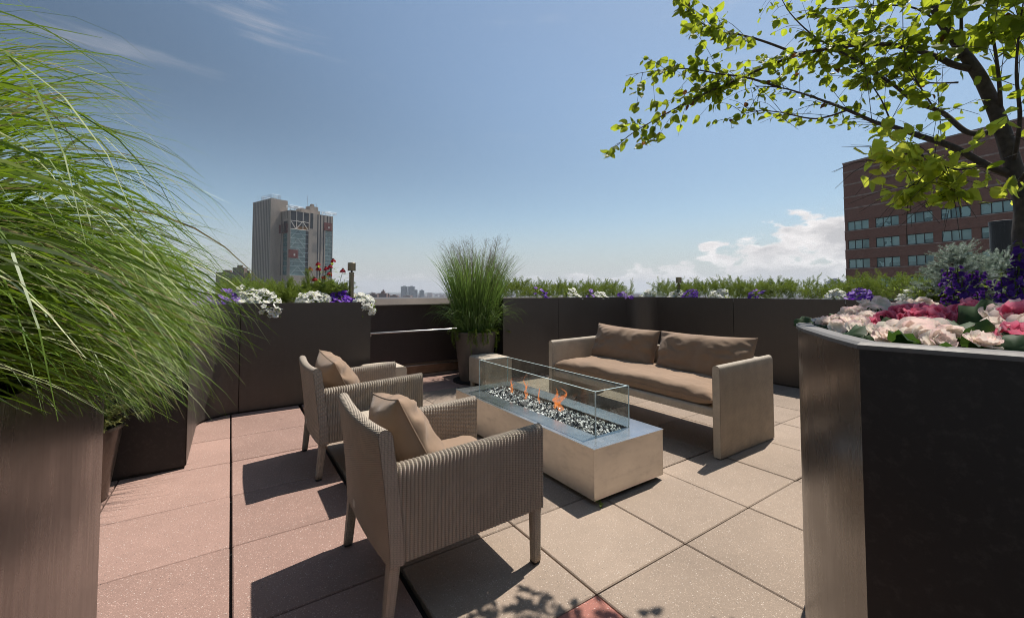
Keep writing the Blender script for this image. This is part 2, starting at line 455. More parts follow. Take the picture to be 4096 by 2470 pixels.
M['spruce'] = leaf_mat("blue_spruce_needles", (.29, .35, .28), (.46, .52, .43), (.3, .36, .26), .55, t_w=.15)
M['foliage'] = leaf_mat("bedding_leaf", (.10, .17, .025), (.20, .27, .05), (.42, .54, .07), .45, t_w=.4)
M['begonia_leaf'] = leaf_mat("begonia_leaf", (.022, .05, .018), (.04, .075, .024), (.10, .20, .03), .6, t_w=.25)
M['varieg'] = leaf_mat("variegated_leaf", (.20, .22, .06), (.30, .30, .12), (.4, .42, .12), .5, t_w=.35)
M['white_petal'] = leaf_mat("white_petal", (.80, .79, .72), (.74, .72, .64), (.75, .74, .62), .6, t_w=.35)
M['purple_petal'] = leaf_mat("purple_petal", (.145, .028, .42), (.20, .05, .50), (.30, .07, .70), .55, t_w=.35)
M['lilac_petal'] = leaf_mat("lilac_petal", (.34, .17, .62), (.42, .25, .68), (.5, .3, .75), .55, t_w=.35)
M['red_petal'] = leaf_mat("red_petal", (.34, .008, .02), (.42, .014, .03), (.5, .015, .03), .55, t_w=.3)
M['violet_petal'] = leaf_mat("deep_violet_petal", (.055, .012, .17), (.085, .02, .24), (.16, .04, .36), .5, t_w=.3)
M['cone'] = plain("flower_cone", (.07, .02, .012), .8, 0, .4, 200)
M['stem'] = leaf_mat("green_stem", (.08, .11, .03), (.10, .14, .04), (.1, .15, .04), .6, t_w=.1)
M['yellow'] = plain("flower_eye", (.6, .55, .12), .6)
def begonia_petal(name, inner, edge, w=.75):
    t = NT(name); tc = t.n("ShaderNodeTexCoord"); sp = t.n("ShaderNodeSeparateXYZ"); t.L.new(tc.outputs["UV"], sp.inputs[0])
    r = t.isl(); f = t.math('ADD', t.math('MULTIPLY', t.math('POWER', sp.outputs[1], 2.2), w), t.math('MULTIPLY', t.math('SUBTRACT', r, .5), .5), True)
    c = t.mix(f, inner, edge); t.set(c, .5, 0, .4)
    tl = t.n("ShaderNodeBsdfTranslucent"); t.put(tl.inputs[0], c); mx = t.n("ShaderNodeMixShader"); mx.inputs[0].default_value = .35
    t.L.new(t.b.outputs[0], mx.inputs[1]); t.L.new(tl.outputs[0], mx.inputs[2]); t.L.new(mx.outputs[0], t.out.inputs[0]); return t.m
M['beg_white'] = begonia_petal("blush_begonia_petal", (.92, .88, .76), (.90, .56, .56), .5)
M['beg_pink'] = begonia_petal("pink_begonia_petal", (.64, .085, .17), (.84, .30, .40), .85)
def flame_mat():
    t = NT("flame"); N, L = t.N, t.L; N.remove(t.b)
    em = t.n("ShaderNodeEmission"); tc = t.n("ShaderNodeTexCoord"); sp = t.n("ShaderNodeSeparateXYZ"); L.new(tc.outputs["Generated"], sp.inputs[0])
    c = t.mix(t.ramp(sp.outputs[2], .0, .9), (1.0, .30, .06), (1.0, .22, .04)); t.put(em.inputs[0], c); em.inputs[1].default_value = 1.0
    tr = t.n("ShaderNodeBsdfTransparent"); lw = t.n("ShaderNodeLayerWeight"); lw.inputs[0].default_value = .35
    nz = t.noise(t.coord("Object"), 38, 4, .6)
    f = t.math('MULTIPLY', t.ramp(lw.outputs["Facing"], .75, .1), t.ramp(nz, .40, .64, .04, .62), True)
    mx = t.n("ShaderNodeMixShader"); L.new(f, mx.inputs[0]); L.new(tr.outputs[0], mx.inputs[1]); L.new(em.outputs[0], mx.inputs[2]); L.new(mx.outputs[0], t.out.inputs[0])
    return t.m
M['flame'] = flame_mat()
def stone_mat():
    t = NT("fire_glass"); r = t.isl()
    c = t.mix(t.ramp(r, .42, .44), (.012, .012, .014), (.78, .77, .74)); c = t.mix(t.ramp(r, .92, .93), c, (.22, .2, .18))
    return t.set(c, .22, 0, .6)
M['stones'] = stone_mat()
M['lava'] = plain("dark_slab", (.03, .027, .025), .7)
def brick_mat():
    t = NT("red_brick"); tc = t.n("ShaderNodeTexCoord"); mp = t.n("ShaderNodeMapping"); t.L.new(tc.outputs["UV"], mp.inputs[0])
    b = t.n("ShaderNodeTexBrick"); t.L.new(mp.outputs[0], b.inputs["Vector"])
    b.inputs["Color1"].default_value = (.26, .118, .084, 1); b.inputs["Color2"].default_value = (.185, .086, .066, 1); b.inputs["Mortar"].default_value = (.17, .125, .105, 1)
    b.inputs["Scale"].default_value = 1.0; b.inputs["Brick Width"].default_value = .30; b.inputs["Row Height"].default_value = .10; b.inputs["Mortar Size"].default_value = .012
    nz = t.noise(t.pos((1, 1, .3)), .5, 6, .65)
    c = t.mix(t.ramp(nz, .35, .7, 0, .45), b.outputs[0], (.16, .078, .06))
    t.bump(b.outputs[1], .3, .02)
    return t.set(c, .85, 0, .3)
M['brick'] = brick_mat()
M['band'] = plain("weathered_concrete_band", (.27, .20, .175), .85, 0, .35, 1.2)
def concrete_mat():
    t = NT("tower_concrete"); p = t.pos((1, 1, .25)); nz = t.noise(p, .14, 6, .65); n2 = t.noise(t.pos((1, 1, 1)), 1.1, 3)
    c = t.mix(t.ramp(nz, .35, .7), (.42, .355, .295), (.30, .255, .21)); c = t.mix(t.ramp(n2, .4, .7, 0, .3), c, (.24, .205, .18))
    return t.set(c, .9, 0, .2)
M['concrete'] = concrete_mat()
M['slot'] = plain("dark_window_slot", (.022, .022, .024), .4)
def winglass(name, c1, c2):
    t = NT(name); r = t.rnd(); nz = t.noise(t.coord("Object"), .5, 3)
    return t.set(t.mix(t.math('FRACT', t.math('ADD', r, nz)), c1, c2), .08, 0, .8)
M['pane'] = winglass("office_glass", (.05, .13, .13), (.25, .41, .39))
M['tower_pane'] = winglass("tower_glass", (.055, .115, .115), (.12, .20, .195))
M['blind'] = plain("pale_blind", (.30, .44, .42), .6)
M['frame'] = plain("dark_window_frame", (.018, .022, .022), .5)
M['mullion'] = plain("pale_mullion", (.35, .44, .44), .5)
M['scaf'] = plain("galvanised_scaffold", (.34, .35, .36), .5, .5)
M['hoist'] = plain("red_platform_mesh", (.15, .04, .033), .7)
M['ply'] = plain("plywood_sheet", (.22, .11, .03), .8, 0, .3, .6)
M['steelbeam'] = plain("white_steel_brace", (.62, .56, .50), .6)
M['brown_brick'] = plain("brown_tower_brick", (.11, .055, .045), .9, 0, .2, .1)
M['far_glass'] = plain("far_tower_face", (.14, .17, .20), .5, 0, .2, .1)
M['far_brick'] = plain("far_brick_face", (.16, .09, .075), .8, 0, .2, .1)
M['far_win'] = plain("far_window", (.05, .06, .07), .3)
M['city'] = plain("city_ground", (.09, .095, .09), .9, 0, .4, .004)
M['hill'] = plain("wooded_hills", (.05, .07, .045), .9, 0, .3, .003)
M['parapet'] = metal_mat("dark_parapet_panel", (.055, .038, .034), .55, .3)
M['cap'] = metal_mat("parapet_cap_metal", (.135, .112, .095), .42, .6)
M['kick'] = plain("copper_brown_flashing", (.26, .16, .10), .5, .4, .25, 8)
M['skyplane'] = plain("aircraft_skin", (.45, .45, .47), .4)

# ------------------------------------------------------------------ pavement: every paver is a piece
pavement = MB().box(-3.9, 5.6, -3.2, 5.0, -.12, -.035).build("pavement", M['joint'], None, loc=G(0, 0))
pavement.rotation_euler = (0, 0, ROTZ); tag(pavement, kind='structure')
pm = MB().cbox(-.3022, .3022, -.3022, .3022, -.035, 0, .0045).mesh("paver", None)
pm.materials.append(None)
rnd = random.Random(3)
def lay_pavers():
    for a in range(-6, 9):
        for b in range(-8, 5):
            # a counts along u, b towards the viewer (-w)
            u = (a + .5) * T; w = -(b + .5) * T
            if a < -1: u -= .026
            if a < -2: u -= .006
            if w < -3.1 or w > 4.75 or u < -3.85: continue
            p = G(u, w)
            if p.y < .3 or abs(p.x) > p.y * 1.9 + .8: continue
            if u > 4.9: continue
            mat = M['red'] if (a < -1 or (b < -6)) else M['tan']
            if b < -6 and a > 2: mat = M['tan']
            if a == -1 and b == 0: mat = M['rosy']
            o = inst(pm, "paver", pavement, (u, w, rnd.uniform(-.002, .0015)), (rnd.gauss(0, .0016), rnd.gauss(0, .0016), rnd.choice((0, 1, 2, 3)) * math.pi / 2 + rnd.gauss(0, .0018)))
            o.material_slots[0].link = 'OBJECT'; o.material_slots[0].material = mat
lay_pavers()

# ------------------------------------------------------------------ planters
HL, HR = 1.115, 1.142
def panel_run(name, root, path, h, mat, z0=.02, th=.012, gap=.004, outward=1):
    """thin sheet following a plan path (list of points), standing proud of the planter core"""
    n = len(path); inn = []
    for i in range(n):
        a = Vector(path[max(i-1, 0)]); b = Vector(path[min(i+1, n-1)])
        d = (b - a).normalized(); nrm = Vector((d.y, -d.x)) * outward
        inn.append(Vector(path[i]) - nrm * th)
    poly = [tuple(p) for p in path] + [tuple(p) for p in reversed(inn)]
    m = MB(); k = 2 * n
    m.add([(p[0], p[1], z0) for p in poly] + [(p[0], p[1], h) for p in poly],
          [(i, (i+1) % k, k + (i+1) % k, k + i) for i in range(k)])
    for i in range(n - 1):
        q = (i, i+1, k-2-i, k-1-i)
        m.f.append(tuple(x + k for x in q)); m.f.append(tuple(reversed(q)))
    o = m.build(name, mat, root)
    return o
def arc(cx, cy, r, a0, a1, n):
    return [(cx + r*math.cos(R(a0 + (a1-a0)*i/n)), cy + r*math.sin(R(a0 + (a1-a0)*i/n))) for i in range(n+1)]
def smooth_panel(o):
    me = o.data
    me.polygons.foreach_set("use_smooth", [True]*len(me.polygons)); 
    m = o.modifiers.new("edges", "EDGE_SPLIT"); m.split_angle = R(30)

# left planter: L-shaped, concave corner
lp = empty("planter", G(0, 0), ROTZ, "bronze metal L-shaped planter with white and purple petunias hanging over its rim", "planter", "bronze metal planters")
w0 = 3.83
core = [(.11, w0+.012), (.11, w0+.78), (-3.6, w0+.78), (-3.6, 2.5), (-1.522, 2.5), (-1.522, 3.53)] + [(x, y) for x, y in arc(-1.2, 3.52, .322, 180, 90, 8)]
MB().prism(core, .0, HL-.06).build("planter_core", M['soil'], lp)
smooth_panel(panel_run("panel", lp, [(-1.182, w0), (.122, w0)], HL, M['bronze']))
c1 = [(-1.19, w0)] + list(arc(-1.2, 3.52, .31, 90, 180, 12))
smooth_panel(panel_run("panel", lp, list(reversed(c1)), HL, M['bronze']))
panel_run("panel", lp, [(-1.51, 2.486), (-1.51, 3.516)], HL, M['bronze'])
panel_run("panel", lp, [(-3.0, 2.486), (-1.512, 2.486)], HL, M['bronze_dark'])
panel_run("panel", lp, [(.122, w0+.002), (.122, w0+.78)], HL, M['bronze'])

# right planter: the other L with a concave corner behind the sofa
rp = empty("planter", G(0, 0), ROTZ, "long bronze metal planter of juniper wrapping round behind the sofa", "planter", "bronze metal planters")
wR, uR, rc = 3.60, 4.77, .36
core = [(1.87, wR+.012), (uR-rc, wR+.012)] + [(x, y) for x, y in arc(uR-rc, wR-rc, rc+.012, 90, 0, 8)] + [(uR+.012, -1.6), (uR+.85, -1.6), (uR+.85, wR+.9), (1.87, wR+.9)]
MB().prism(core, 0, HR-.06).build("planter_core", M['soil'], rp)
def ru(px):      # u on the front plane at the photo column px
    k = (px-2048)/1664.3
    Y = (3.6 + 1.4606 - .1954) / (.8286 - .5598*k)
    return (k*Y-OX)*UX + (Y-OY)*UY
seams = [1.861, 2.86, uR-rc]
for a, b in zip(seams[:-1], seams[1:]):
    panel_run("panel", rp, [(a+.004, wR), (b-.004, wR)], HR, M['bronze'])
smooth_panel(panel_run("panel", rp, arc(uR-rc, wR-rc, rc, 90, 0, 14), HR, M['bronze']))
ws = [wR-rc, 1.95, .62, -.7, -1.6]
for a, b in zip(ws[:-1], ws[1:]):
    panel_run("panel", rp, [(uR, a-.004), (uR, b+.004)], HR, M['bronze'])
panel_run("panel", rp, [(1.861, wR+.9), (1.861, wR+.002)], HR, M['bronze_dark'])

# parapet with cap, pipe rail and flashing
pa = empty("parapet_wall", G(0, 0), ROTZ, "dark parapet wall with sloped metal cap and pipe rail between the planters", "wall")
wp = 4.61
MB().box(-1.5, 4.2, wp, wp+.22, .19, 1.035).build("wall_panel", M['parapet'], pa)
m = MB(); m.add([(-1.5, wp-.03, 1.035), (4.2, wp-.03, 1.035), (4.2, wp-.03, 1.05), (-1.5, wp-.03, 1.05), (-1.5, wp+.02, 1.135), (4.2, wp+.02, 1.135), (4.2, wp+.3, 1.15), (-1.5, wp+.3, 1.15), (-1.5, wp+.3, 1.035), (4.2, wp+.3, 1.035)],
      [(0,1,2,3), (3,2,5,4), (4,5,6,7), (7,6,9,8), (8,9,1,0), (0,3,4,7,8), (1,9,6,5,2)]); m.build("cap", M['cap'], pa)
MB().tube([(-1.4, wp-.07, .665), (4.0, wp-.07, .665)], .014, 10).build("pipe_rail", M['chrome'], pa, smooth=True)
for x in (.32, 1.5, 2.7): MB().tube([(x, wp+.002, .63), (x, wp-.07, .63), (x, wp-.07, .655)], .009, 6).build("bracket", M['chrome'], pa)
MB().box(-1.5, 4.2, wp-.012, wp-.002, .03, .15).build("kick_plate", M['kick'], pa)
MB().box(-1.5, 4.2, wp-.03, wp-.001, .152, .165).build("flashing", M['chrome'], pa)
MB().box(-1.5, 4.2, wp-.045, wp-.013, .002, .024).build("flashing", M['chrome'], pa)
MB().box(-1.5, 4.2, wp+.004, wp+.2, .0, .188).build("wall_base", M['kick'], pa)

# near left planter (long box seen along its side)
npn = empty("planter", G(0, 0), ROTZ, "tall polished bronze planter holding the big arching grass", "planter", "bronze metal planters")
uN, HN = -1.640, 1.03
MB().box(-2.25, uN-.012, -1.6, .775, 0, HN-.05).build("planter_core", M['soil'], npn)
panel_run("panel", npn, [(uN, -1.6), (uN, .788)], HN, M['bronze_near'])
panel_run("panel", npn, [(uN-.002, .788), (-2.25, .788)], HN, M['bronze_near'])
panel_run("panel", npn, [(-2.262, .788), (-2.262, -1.6)], HN, M['bronze_near'])

# near right planter: plan outline in world metres, curved nose and one sharp corner
HQ = 1.12
npr = empty("planter", (0, 0, 0), 0, "curved bronze planter with thick rim, full of begonias", "planter", "bronze metal planters")
nose = spline([(.846, 1.02, 0), (.935, 1.26, 0), (1.095, 1.60, 0), (1.35, 1.89, 0), (1.62, 2.055, 0)], 6)
nose = [(p.x, p.y) for p in nose]
tail = [(1.62+.8286*1.7, 2.055+.56*1.7)]
front = [(1.026, .828), (1.25, .575), (1.72, .02)]
outline = nose + tail + [(3.6, 1.5), (2.3, -.35)] + list(reversed(front))
def offset(poly, d):
    n = len(poly); out = []
    for i in range(n):
        a, b, c = Vector(poly[i-1]), Vector(poly[i]), Vector(poly[(i+1) % n])
        d1 = (b-a).normalized(); d2 = (c-b).normalized()
        n1 = Vector((d1.y, -d1.x)); n2 = Vector((d2.y, -d2.x)); nn = (n1+n2).normalized()
        k = d / max(.35, nn.dot(n1)); out.append(tuple(b + nn*k))
    return out
inner = offset(outline, .05)
MB().prism(list(reversed(inner)), 0, HQ-.075).build("planter_core", M['soil'], npr)
smooth_panel(panel_run("panel", npr, nose, HQ-.014, M['bronze_near'], outward=-1))
panel_run("panel", npr, list(reversed([nose[0]] + front)), HQ-.014, M['bronze_dark'], outward=-1)
# rolled rim
nO = len(outline); o2 = offset(outline, -.006); o3 = offset(outline, .004); i2 = offset(outline, .045)
m = MB()
rings = [[(p[0], p[1], HQ-.016) for p in o2], [(p[0], p[1], HQ-.006) for p in o2], [(p[0], p[1], HQ) for p in o3], [(p[0], p[1], HQ) for p in i2], [(p[0], p[1], HQ-.016) for p in i2]]
for i in range(4):
    a = len(m.v)
    m.add(rings[i] + rings[i+1], [(k, (k+1) % nO, nO+(k+1) % nO, nO+k) for k in range(nO)])
rim = m.build("rim", M['rim'], npr)

# ------------------------------------------------------------------ fire table
def make_fire_table():
    # near corner at world (.4768, 2.4526): u 0.492.., length 1.78 along +w, width .63 along +u
    ux = (.4768-OX)*UX + (2.4526-OY)*UY; wx = -(.4768-OX)*UY + (2.4526-OY)*UX
    t = empty("fire_table", G(ux, wx), ROTZ, "long low brushed steel fire table with glass guard and black and white fire glass", "fire table")
    W, Ln, z0, z1 = .635, 1.785, .03, .328
    MB().box(.05, W-.05, .05, Ln-.05, 0, z0).build("plinth", M['black_metal'], t)
    MB().box(0, W, 0, .006, z0, z1-.006).build("side_panel", M['steel'], t)
    MB().box(0, .006, .0065, Ln-.0065, z0, z1-.006).build("side_panel", M['steel'], t)
    MB().box(W-.006, W, .0065, Ln-.0065, z0, z1-.006).build("side_panel", M['steel'], t)
    MB().box(0, W, Ln-.006, Ln, z0, z1-.006).build("side_panel", M['steel'], t)
    gx0, gx1, gy0, gy1 = .165, .475, .150, 1.63
    m = MB()
    m.box(-.004, gx0, -.004, Ln+.004, z1-.005, z1); m.box(gx1, W+.004, -.004, Ln+.004, z1-.005, z1)
    m.box(gx0+.0005, gx1-.0005, -.004, gy0, z1-.005, z1); m.box(gx0+.0005, gx1-.0005, gy1, Ln+.004, z1-.005, z1)
    m.build("table_top", M['steel_top'], t)
    m = MB(); m.box(gx0, gx1, gy0, gy1, z1-.09, z1-.085); m.box(gx0, gx0+.002, gy0, gy1, z1-.084, z1-.006); m.box(gx1-.002, gx1, gy0, gy1, z1-.084, z1-.006)
    m.box(gx0+.003, gx1-.003, gy0, gy0+.002, z1-.084, z1-.006); m.box(gx0+.003, gx1-.003, gy1-.002, gy1, z1-.084, z1-.006); m.build("trough", M['black_metal'], t)
    hg, tg = .275, .009
    def pane(x0, x1, y0, y1):
        p = MB().box(x0, x1, y0, y1, z1+.001, z1+hg).build("glass_pane", M['glass'], t)
        e = MB(); e.box(x0, x1, y0, y1, z1+hg+.0005, z1+hg+.003)
        if x1-x0 > y1-y0: pass
        e.build("polished_edge", M['glass_edge'], p)
    pane(gx0, gx1, gy0, gy0+tg); pane(gx0, gx1, gy1-tg, gy1)
    pane(gx0, gx0+tg, gy0+tg+.001, gy1-tg-.001); pane(gx1-tg, gx1, gy0+tg+.001, gy1-tg-.001)
    for x in (gx0, gx1-.006):
        for y in (gy0, gy1-.006):
            dx = -.0045 if x == gx0 else .0045; dy = -.0045 if y == gy0 else .0045
            MB().box(x+dx, x+.006+dx, y+dy, y+.006+dy, z1+.001, z1+hg+.003).build("corner_seal", M['glass_edge'], t)
    # fire glass
    rn = random.Random(5); g = MB()
    def shard(cx, cy, cz, r):
        vs = []
        for d in ((1,0,0), (-1,0,0), (0,1,0), (0,-1,0), (0,0,1), (0,0,-1)):
            k = r * rn.uniform(.6, 1.25)
            vs.append(Vector(d)*k + Vector((rn.uniform(-1,1), rn.uniform(-1,1), rn.uniform(-1,1)))*r*.35)
        q = Matrix.Rotation(rn.uniform(0, 6.28), 3, 'Z') @ Matrix.Rotation(rn.uniform(0, 3), 3, 'X')
        g.add([(q @ v) + Vector((cx, cy, cz)) for v in vs], [(0,2,4), (2,1,4), (1,3,4), (3,0,4), (2,0,5), (1,2,5), (3,1,5), (0,3,5)])
    for i in range(3600):
        x = rn.uniform(gx0+.022, gx1-.022); y = rn.uniform(gy0+.02, gy1-.02)
        hump = .022 * (1 - ((x-.32)/.15)**2) + .02*mnoise.noise(Vector((x*9, y*9, 0)))
        shard(x, y, z1-.045 + max(-.01, hump) + rn.uniform(0, .028), rn.uniform(.006, .013))
    fg = g.build("fire_glass", M['stones'], None, loc=t.location); fg.rotation_euler = t.rotation_euler
    tag(fg, "bed of black and white broken fire glass in the table trough", "fire glass", None, 'stuff')
    sl = MB().cbox(-.045, .045, -.03, .03, 0, .016, .006).build("lava_slab", M['lava'], None, loc=G(ux+.22, wx+1.0, z1-.005)); sl.rotation_euler = (.35, .12, ROTZ+.5)
    tag(sl, "flat dark slab lying on the fire glass below the flames", "rock")
    # flames
    def flame(x, y, h, wd, seed, label):
        rf = random.Random(seed); m = MB()
        for k in range(rf.choice((2, 3))):
            hh = h * rf.uniform(.55, 1); a = rf.uniform(0, 6.28); ph = rf.uniform(0, 6); ox, oy = rf.uniform(-1, 1)*wd*.7, rf.uniform(-1, 1)*wd*.7
            pts = []; rad = []
            zb = rf.uniform(0, .25) * h if k else 0
            for i in range(13):
                s = i/12
                pts.append((ox + math.cos(a)*wd*.9*math.sin(ph+s*5.2)*s + wd*.3*math.sin(s*9+ph), oy + math.sin(a)*wd*.8*math.sin(ph+s*4.6)*s, zb + s*hh))
                rad.append(max(.0008, wd*.42*(math.sin(math.pi*min(1, s*.93+.07))**.8)*(1-.6*s)*(1+.35*math.sin(s*11+ph*2))))
            m.tube(pts, rad, 8)
        o = m.build("flame", M['flame'], None, smooth=True, loc=G(ux+x, wx+y, z1-.02)); tag(o, label, "flame", "flames over the fire glass")
    flame(.34, .68, .235, .055, 1, "largest orange flame, in the middle of the glass guard")
    flame(.34, .77, .15, .04, 2, "short flame just behind the largest one")
    flame(.33, .95, .16, .016, 3, "thin upright flame between the largest flame and the dark slab")
    flame(.34, 1.12, .15, .024, 4, "flame rising behind the dark slab")
    flame(.36, 1.40, .17, .022, 5, "curling flame nearest the far end of the glass guard")
    flame(.40, 1.22, .19, .022, 6, "tall flame licking up near the sofa side of the glass guard")
    return t
fire = make_fire_table()

# ------------------------------------------------------------------ woven furniture
def box_uv(me):
    """metre-scale UVs by facing: upright faces run u along the ground and v up"""
    lay = me.uv_layers.new(name="UVMap"); buf = [0.0] * (2 * len(me.loops))
    for p in me.polygons:
        n = p.normal; ax = max(range(3), key=lambda i: abs(n[i]))
        for li in p.loop_indices:
            c = me.vertices[me.loops[li].vertex_index].co
            a = (c.y, c.z) if ax == 0 else (c.x, c.z) if ax == 1 else (c.y, c.x)
            buf[2*li], buf[2*li+1] = a
    lay.data.foreach_set("uv", buf)
def woven_box(name, mat, parent, x0, x1, y0, y1, z0, z1, bev=.006):
    o = MB().box(x0, x1, y0, y1, z0, z1).build(name, mat, parent); box_uv(o.data)
    m = o.modifiers.new("bevel", "BEVEL"); m.width = bev; m.segments = 2
    return o
def woven_post(name, mat, parent, p0, p1, a, b):
    """square post from p0 (top, width a) to p1 (foot, width b), rounded corners"""
    m = MB(); uv = []; n = 16; P0, P1 = Vector(p0), Vector(p1); pts = []; rows = 10
    for i in range(n + 1):
        t = 2*math.pi*i/n; cx, cy = math.cos(t), math.sin(t)
        k = (abs(cx)**5 + abs(cy)**5) ** (-1/5)
        for j in range(rows):
            s = j/(rows-1); w = (a + (b-a)*s)/2; c = P0.lerp(P1, s)
            pts.append((c.x + cx*k*w, c.y + cy*k*w, c.z)); uv.append((i/n*4*a, c.z))
    m.grid(pts, n+1, rows)
    m.v.append(tuple(P1)); uv.append((0, 0)); bi = len(m.v)-1
    for i in range(n): m.f.append((i*rows+rows-1, (i+1)*rows+rows-1, bi))
    m.uv = uv
    return m.build(name, mat, parent, smooth=True)
def woven_panel(name, mat, parent, s0, s1, rib, amp, profile, place, per=4, caps=True):
    """sheet woven over upright ribs. profile(s) -> closed list of (a, b, na, nb); place(s, a, b) -> point"""
    nr = max(1, round((s1-s0)/rib)); n = nr*per; P = []; uv = []
    for i in range(n+1):
        s = s0 + (s1-s0)*i/n
        d = amp*math.cos(2*math.pi*i/per); acc = 0; last = None
        prof = profile(s)
        for a, b, na, nb in prof:
            if last is not None: acc += math.hypot(a-last[0], b-last[1])
            last = (a, b)
            P.append(tuple(place(s, a + na*d, b + nb*d))); uv.append((i/per*rib + rib*.5, acc))
    m = MB(); k = len(prof); m.grid(P, n+1, k)
    if caps:
        for e in (0, n):
            prof = profile(s0 + (s1-s0)*e/n); b0 = len(m.v); h2 = k//2
            for a, b, na, nb in prof:
                m.v.append(tuple(place(s0 + (s1-s0)*e/n, a, b))); uv.append((a, b))
            for q in range(h2):
                f = (b0+q, b0+q+1, b0+k-2-q, b0+k-1-q)
                if len(set(f)) < 4: f = (b0+q, b0+q+1, b0+k-1-q)
                if len(set(f)) >= 3: m.f.append(f if e else tuple(reversed(f)))
    m.uv = uv
    o = m.build(name, mat, parent, smooth=True)
    e = o.modifiers.new("edges", "EDGE_SPLIT"); e.split_angle = R(60)
    return o
def arch_profile(o0, o1, zb, zt, side, n_up=8):
    """outer face up, rounded over the top, inner face down; o0 outer, o1 inner offset"""
    c = (o0+o1)/2; r = abs(o0-o1)/2; sg = 1 if o0 > o1 else -1; pr = []
    for i in range(n_up): pr.append((o0, zb + (zt-r-zb)*i/n_up, sg, 0))
    for i in range(7):
        a = math.pi*i/6; pr.append((c + sg*r*math.cos(a), zt - r + r*math.sin(a), sg*math.cos(a), math.sin(a)))
    for i in range(1, n_up+1): pr.append((o1, zt - r - (zt-r-zb)*i/n_up, -sg, 0))
    return pr
def cushion(name, parent, w, h, t, mat, seed, power=2.6, edge=.5, wrinkle=.012, N=34, sag=0.0):
    """stuffed cushion lying in its own xy plane: domed faces, pinched corners, seam round the edge"""
    off = seed*7.13; top = []; bot = []
    for i in range(N+1):
        for j in range(N+1):
            x = -math.cos(math.pi*i/N); y = -math.cos(math.pi*j/N)
            f = max(0.0, (1-abs(x)**power)*(1-abs(y)**power))**edge
            cx = x*(1 - .045*(1-abs(x)**2)*0 - .05*(1-y*y)*abs(x)**4); cy = y*(1 - .06*(1-x*x)*abs(y)**4)
            px, py = cx*w/2, cy*h/2
            rad = math.atan2(y, x)
            nz = mnoise.noise(Vector((px*5+off, py*5, seed))) * .9
            fold = math.sin(rad*9 + 3*mnoise.noise(Vector((px*3, py*3+off, 1)))) * (max(abs(x), abs(y))**5)*.9
            crease = abs(mnoise.noise(Vector((px*8+off, py*14, 4)))) * -1.1
            d = wrinkle*(nz + fold*.8 + crease)
            e = min(1, f*2.2)
            zt = t/2*f + d*e - sag*math.exp(-((px*2.2)**2))*f
            zb = -t/2*f + d*.4*e
            top.append((px, py, zt)); bot.append((px, py, zb))
    m = MB(); m.grid(top, N+1, N+1); m.grid(bot, N+1, N+1)
    n2 = (N+1)**2
    m.f = m.f[:N*N] + [tuple(reversed(f)) for f in m.f[N*N:]]
    o = m.build(name, mat, parent, smooth=True)
    w_ = o.modifiers.new("weld", "WELD"); w_.merge_threshold = .0006
    # piping seam
    rim = [top[i*(N+1)] for i in range(N+1)] + [top[N*(N+1)+j] for j in range(1, N+1)] + [top[i*(N+1)+N] for i in range(N-1, -1, -1)] + [top[j] for j in range(N-1, -1, -1)]
    MB().tube(rim, .0035, 6, False).build("piping", mat, o, smooth=True)
    return o
def put(o, X, Y, Z, loc):
    m = Matrix.Identity(4)
    for r in range(3): m[r][0] = X[r]; m[r][1] = Y[r]; m[r][2] = Z[r]; m[r][3] = loc[r]
    o.matrix_local = m
    return o

def make_chair(loc, label, pil_roll, pil_seed):
    t = empty("armchair", loc, ROTZ - math.pi/2, label, "armchair", "wicker armchairs by the fire table")
    wk, wf = M['wicker'], M['wicker_fine']
    ho, th = .335, .056
    for sg in (-1, 1):
        def prof(y, sg=sg):
            s = (y-.0)/.705
            return arch_profile(sg*(ho + .004*s), sg*(ho-th+.004*s), .232 + .018*s, .592 + .032*s, 1)
        woven_panel("arm", wk, t, .004, .708, .016, .0027, prof, lambda s, a, b: (a, s, b))
    # backrest, leaning back and bowed
    def prof_b(x):
        bow = .020*(1-(x/ho)**2)
        out = []
        for o_, z, no, nz in arch_profile(-.0, .052, .228, .735 - .012*(1-(x/ho)**2), 1, 12):
            lean = -.052*((z-.23)/.5)**1.4 if z > .23 else 0
            out.append((o_ + lean - bow*.8, z, no, nz))
        return out
    woven_panel("backrest", wf, t, -ho-.004, ho+.004, .0125, .0014, prof_b, lambda s, a, b: (s, a, b))
    for sg in (-1, 1):
        woven_post("leg", wk, t, (sg*.308, .026, .28), (sg*.306, .000, .012), .050, .040)
        woven_post("leg", wk, t, (sg*.312, .682, .30), (sg*.312, .684, .012), .050, .040)
        for y in (.0, .684):
            MB().box(sg*.309-.017, sg*.309+.017, y-.017, y+.017, 0, .0115).build("foot", M['black'], t)
    woven_box("front_rail", wk, t, -ho+th+.001, ho-th-.001, .652, .700, .24, .372, .012)
    woven_box("seat_base", wf, t, -ho+th+.001, ho-th-.001, .06, .650, .262, .33, .006)
    s = cushion("seat_cushion", t, .545, .595, .135, M['cushion'], pil_seed+20, 7, .42, .005)
    s.location = (0, .366, .385)
    p = cushion("pillow", t, .50, .43, .24, M['cushion'], pil_seed, 2.5, .52, .028, 44)
    tl = R(26); 
    X = Vector((-1, 0, 0)); Yv = Vector((0, -math.sin(tl), math.cos(tl))); Zv = X.cross(Yv)
    q = Matrix.Rotation(pil_roll, 3, Zv); X, Yv = q @ X, q @ Yv
    put(p, X, Yv, Zv, (-.02, .185, .57))
    # little pale tag low on the back
    MB().box(-.145, -.118, -.0185, -.0165, .262, .292).build("tag", M['white_petal'], t)
    return t
make_chair((-.634, 1.839, 0), "nearest wicker armchair, seen from behind, brown pillow slumped against its back", R(-10), 1)
make_chair((-1.448, 3.047, 0), "farther wicker armchair, standing beside the dark L-shaped planter", R(4), 2)

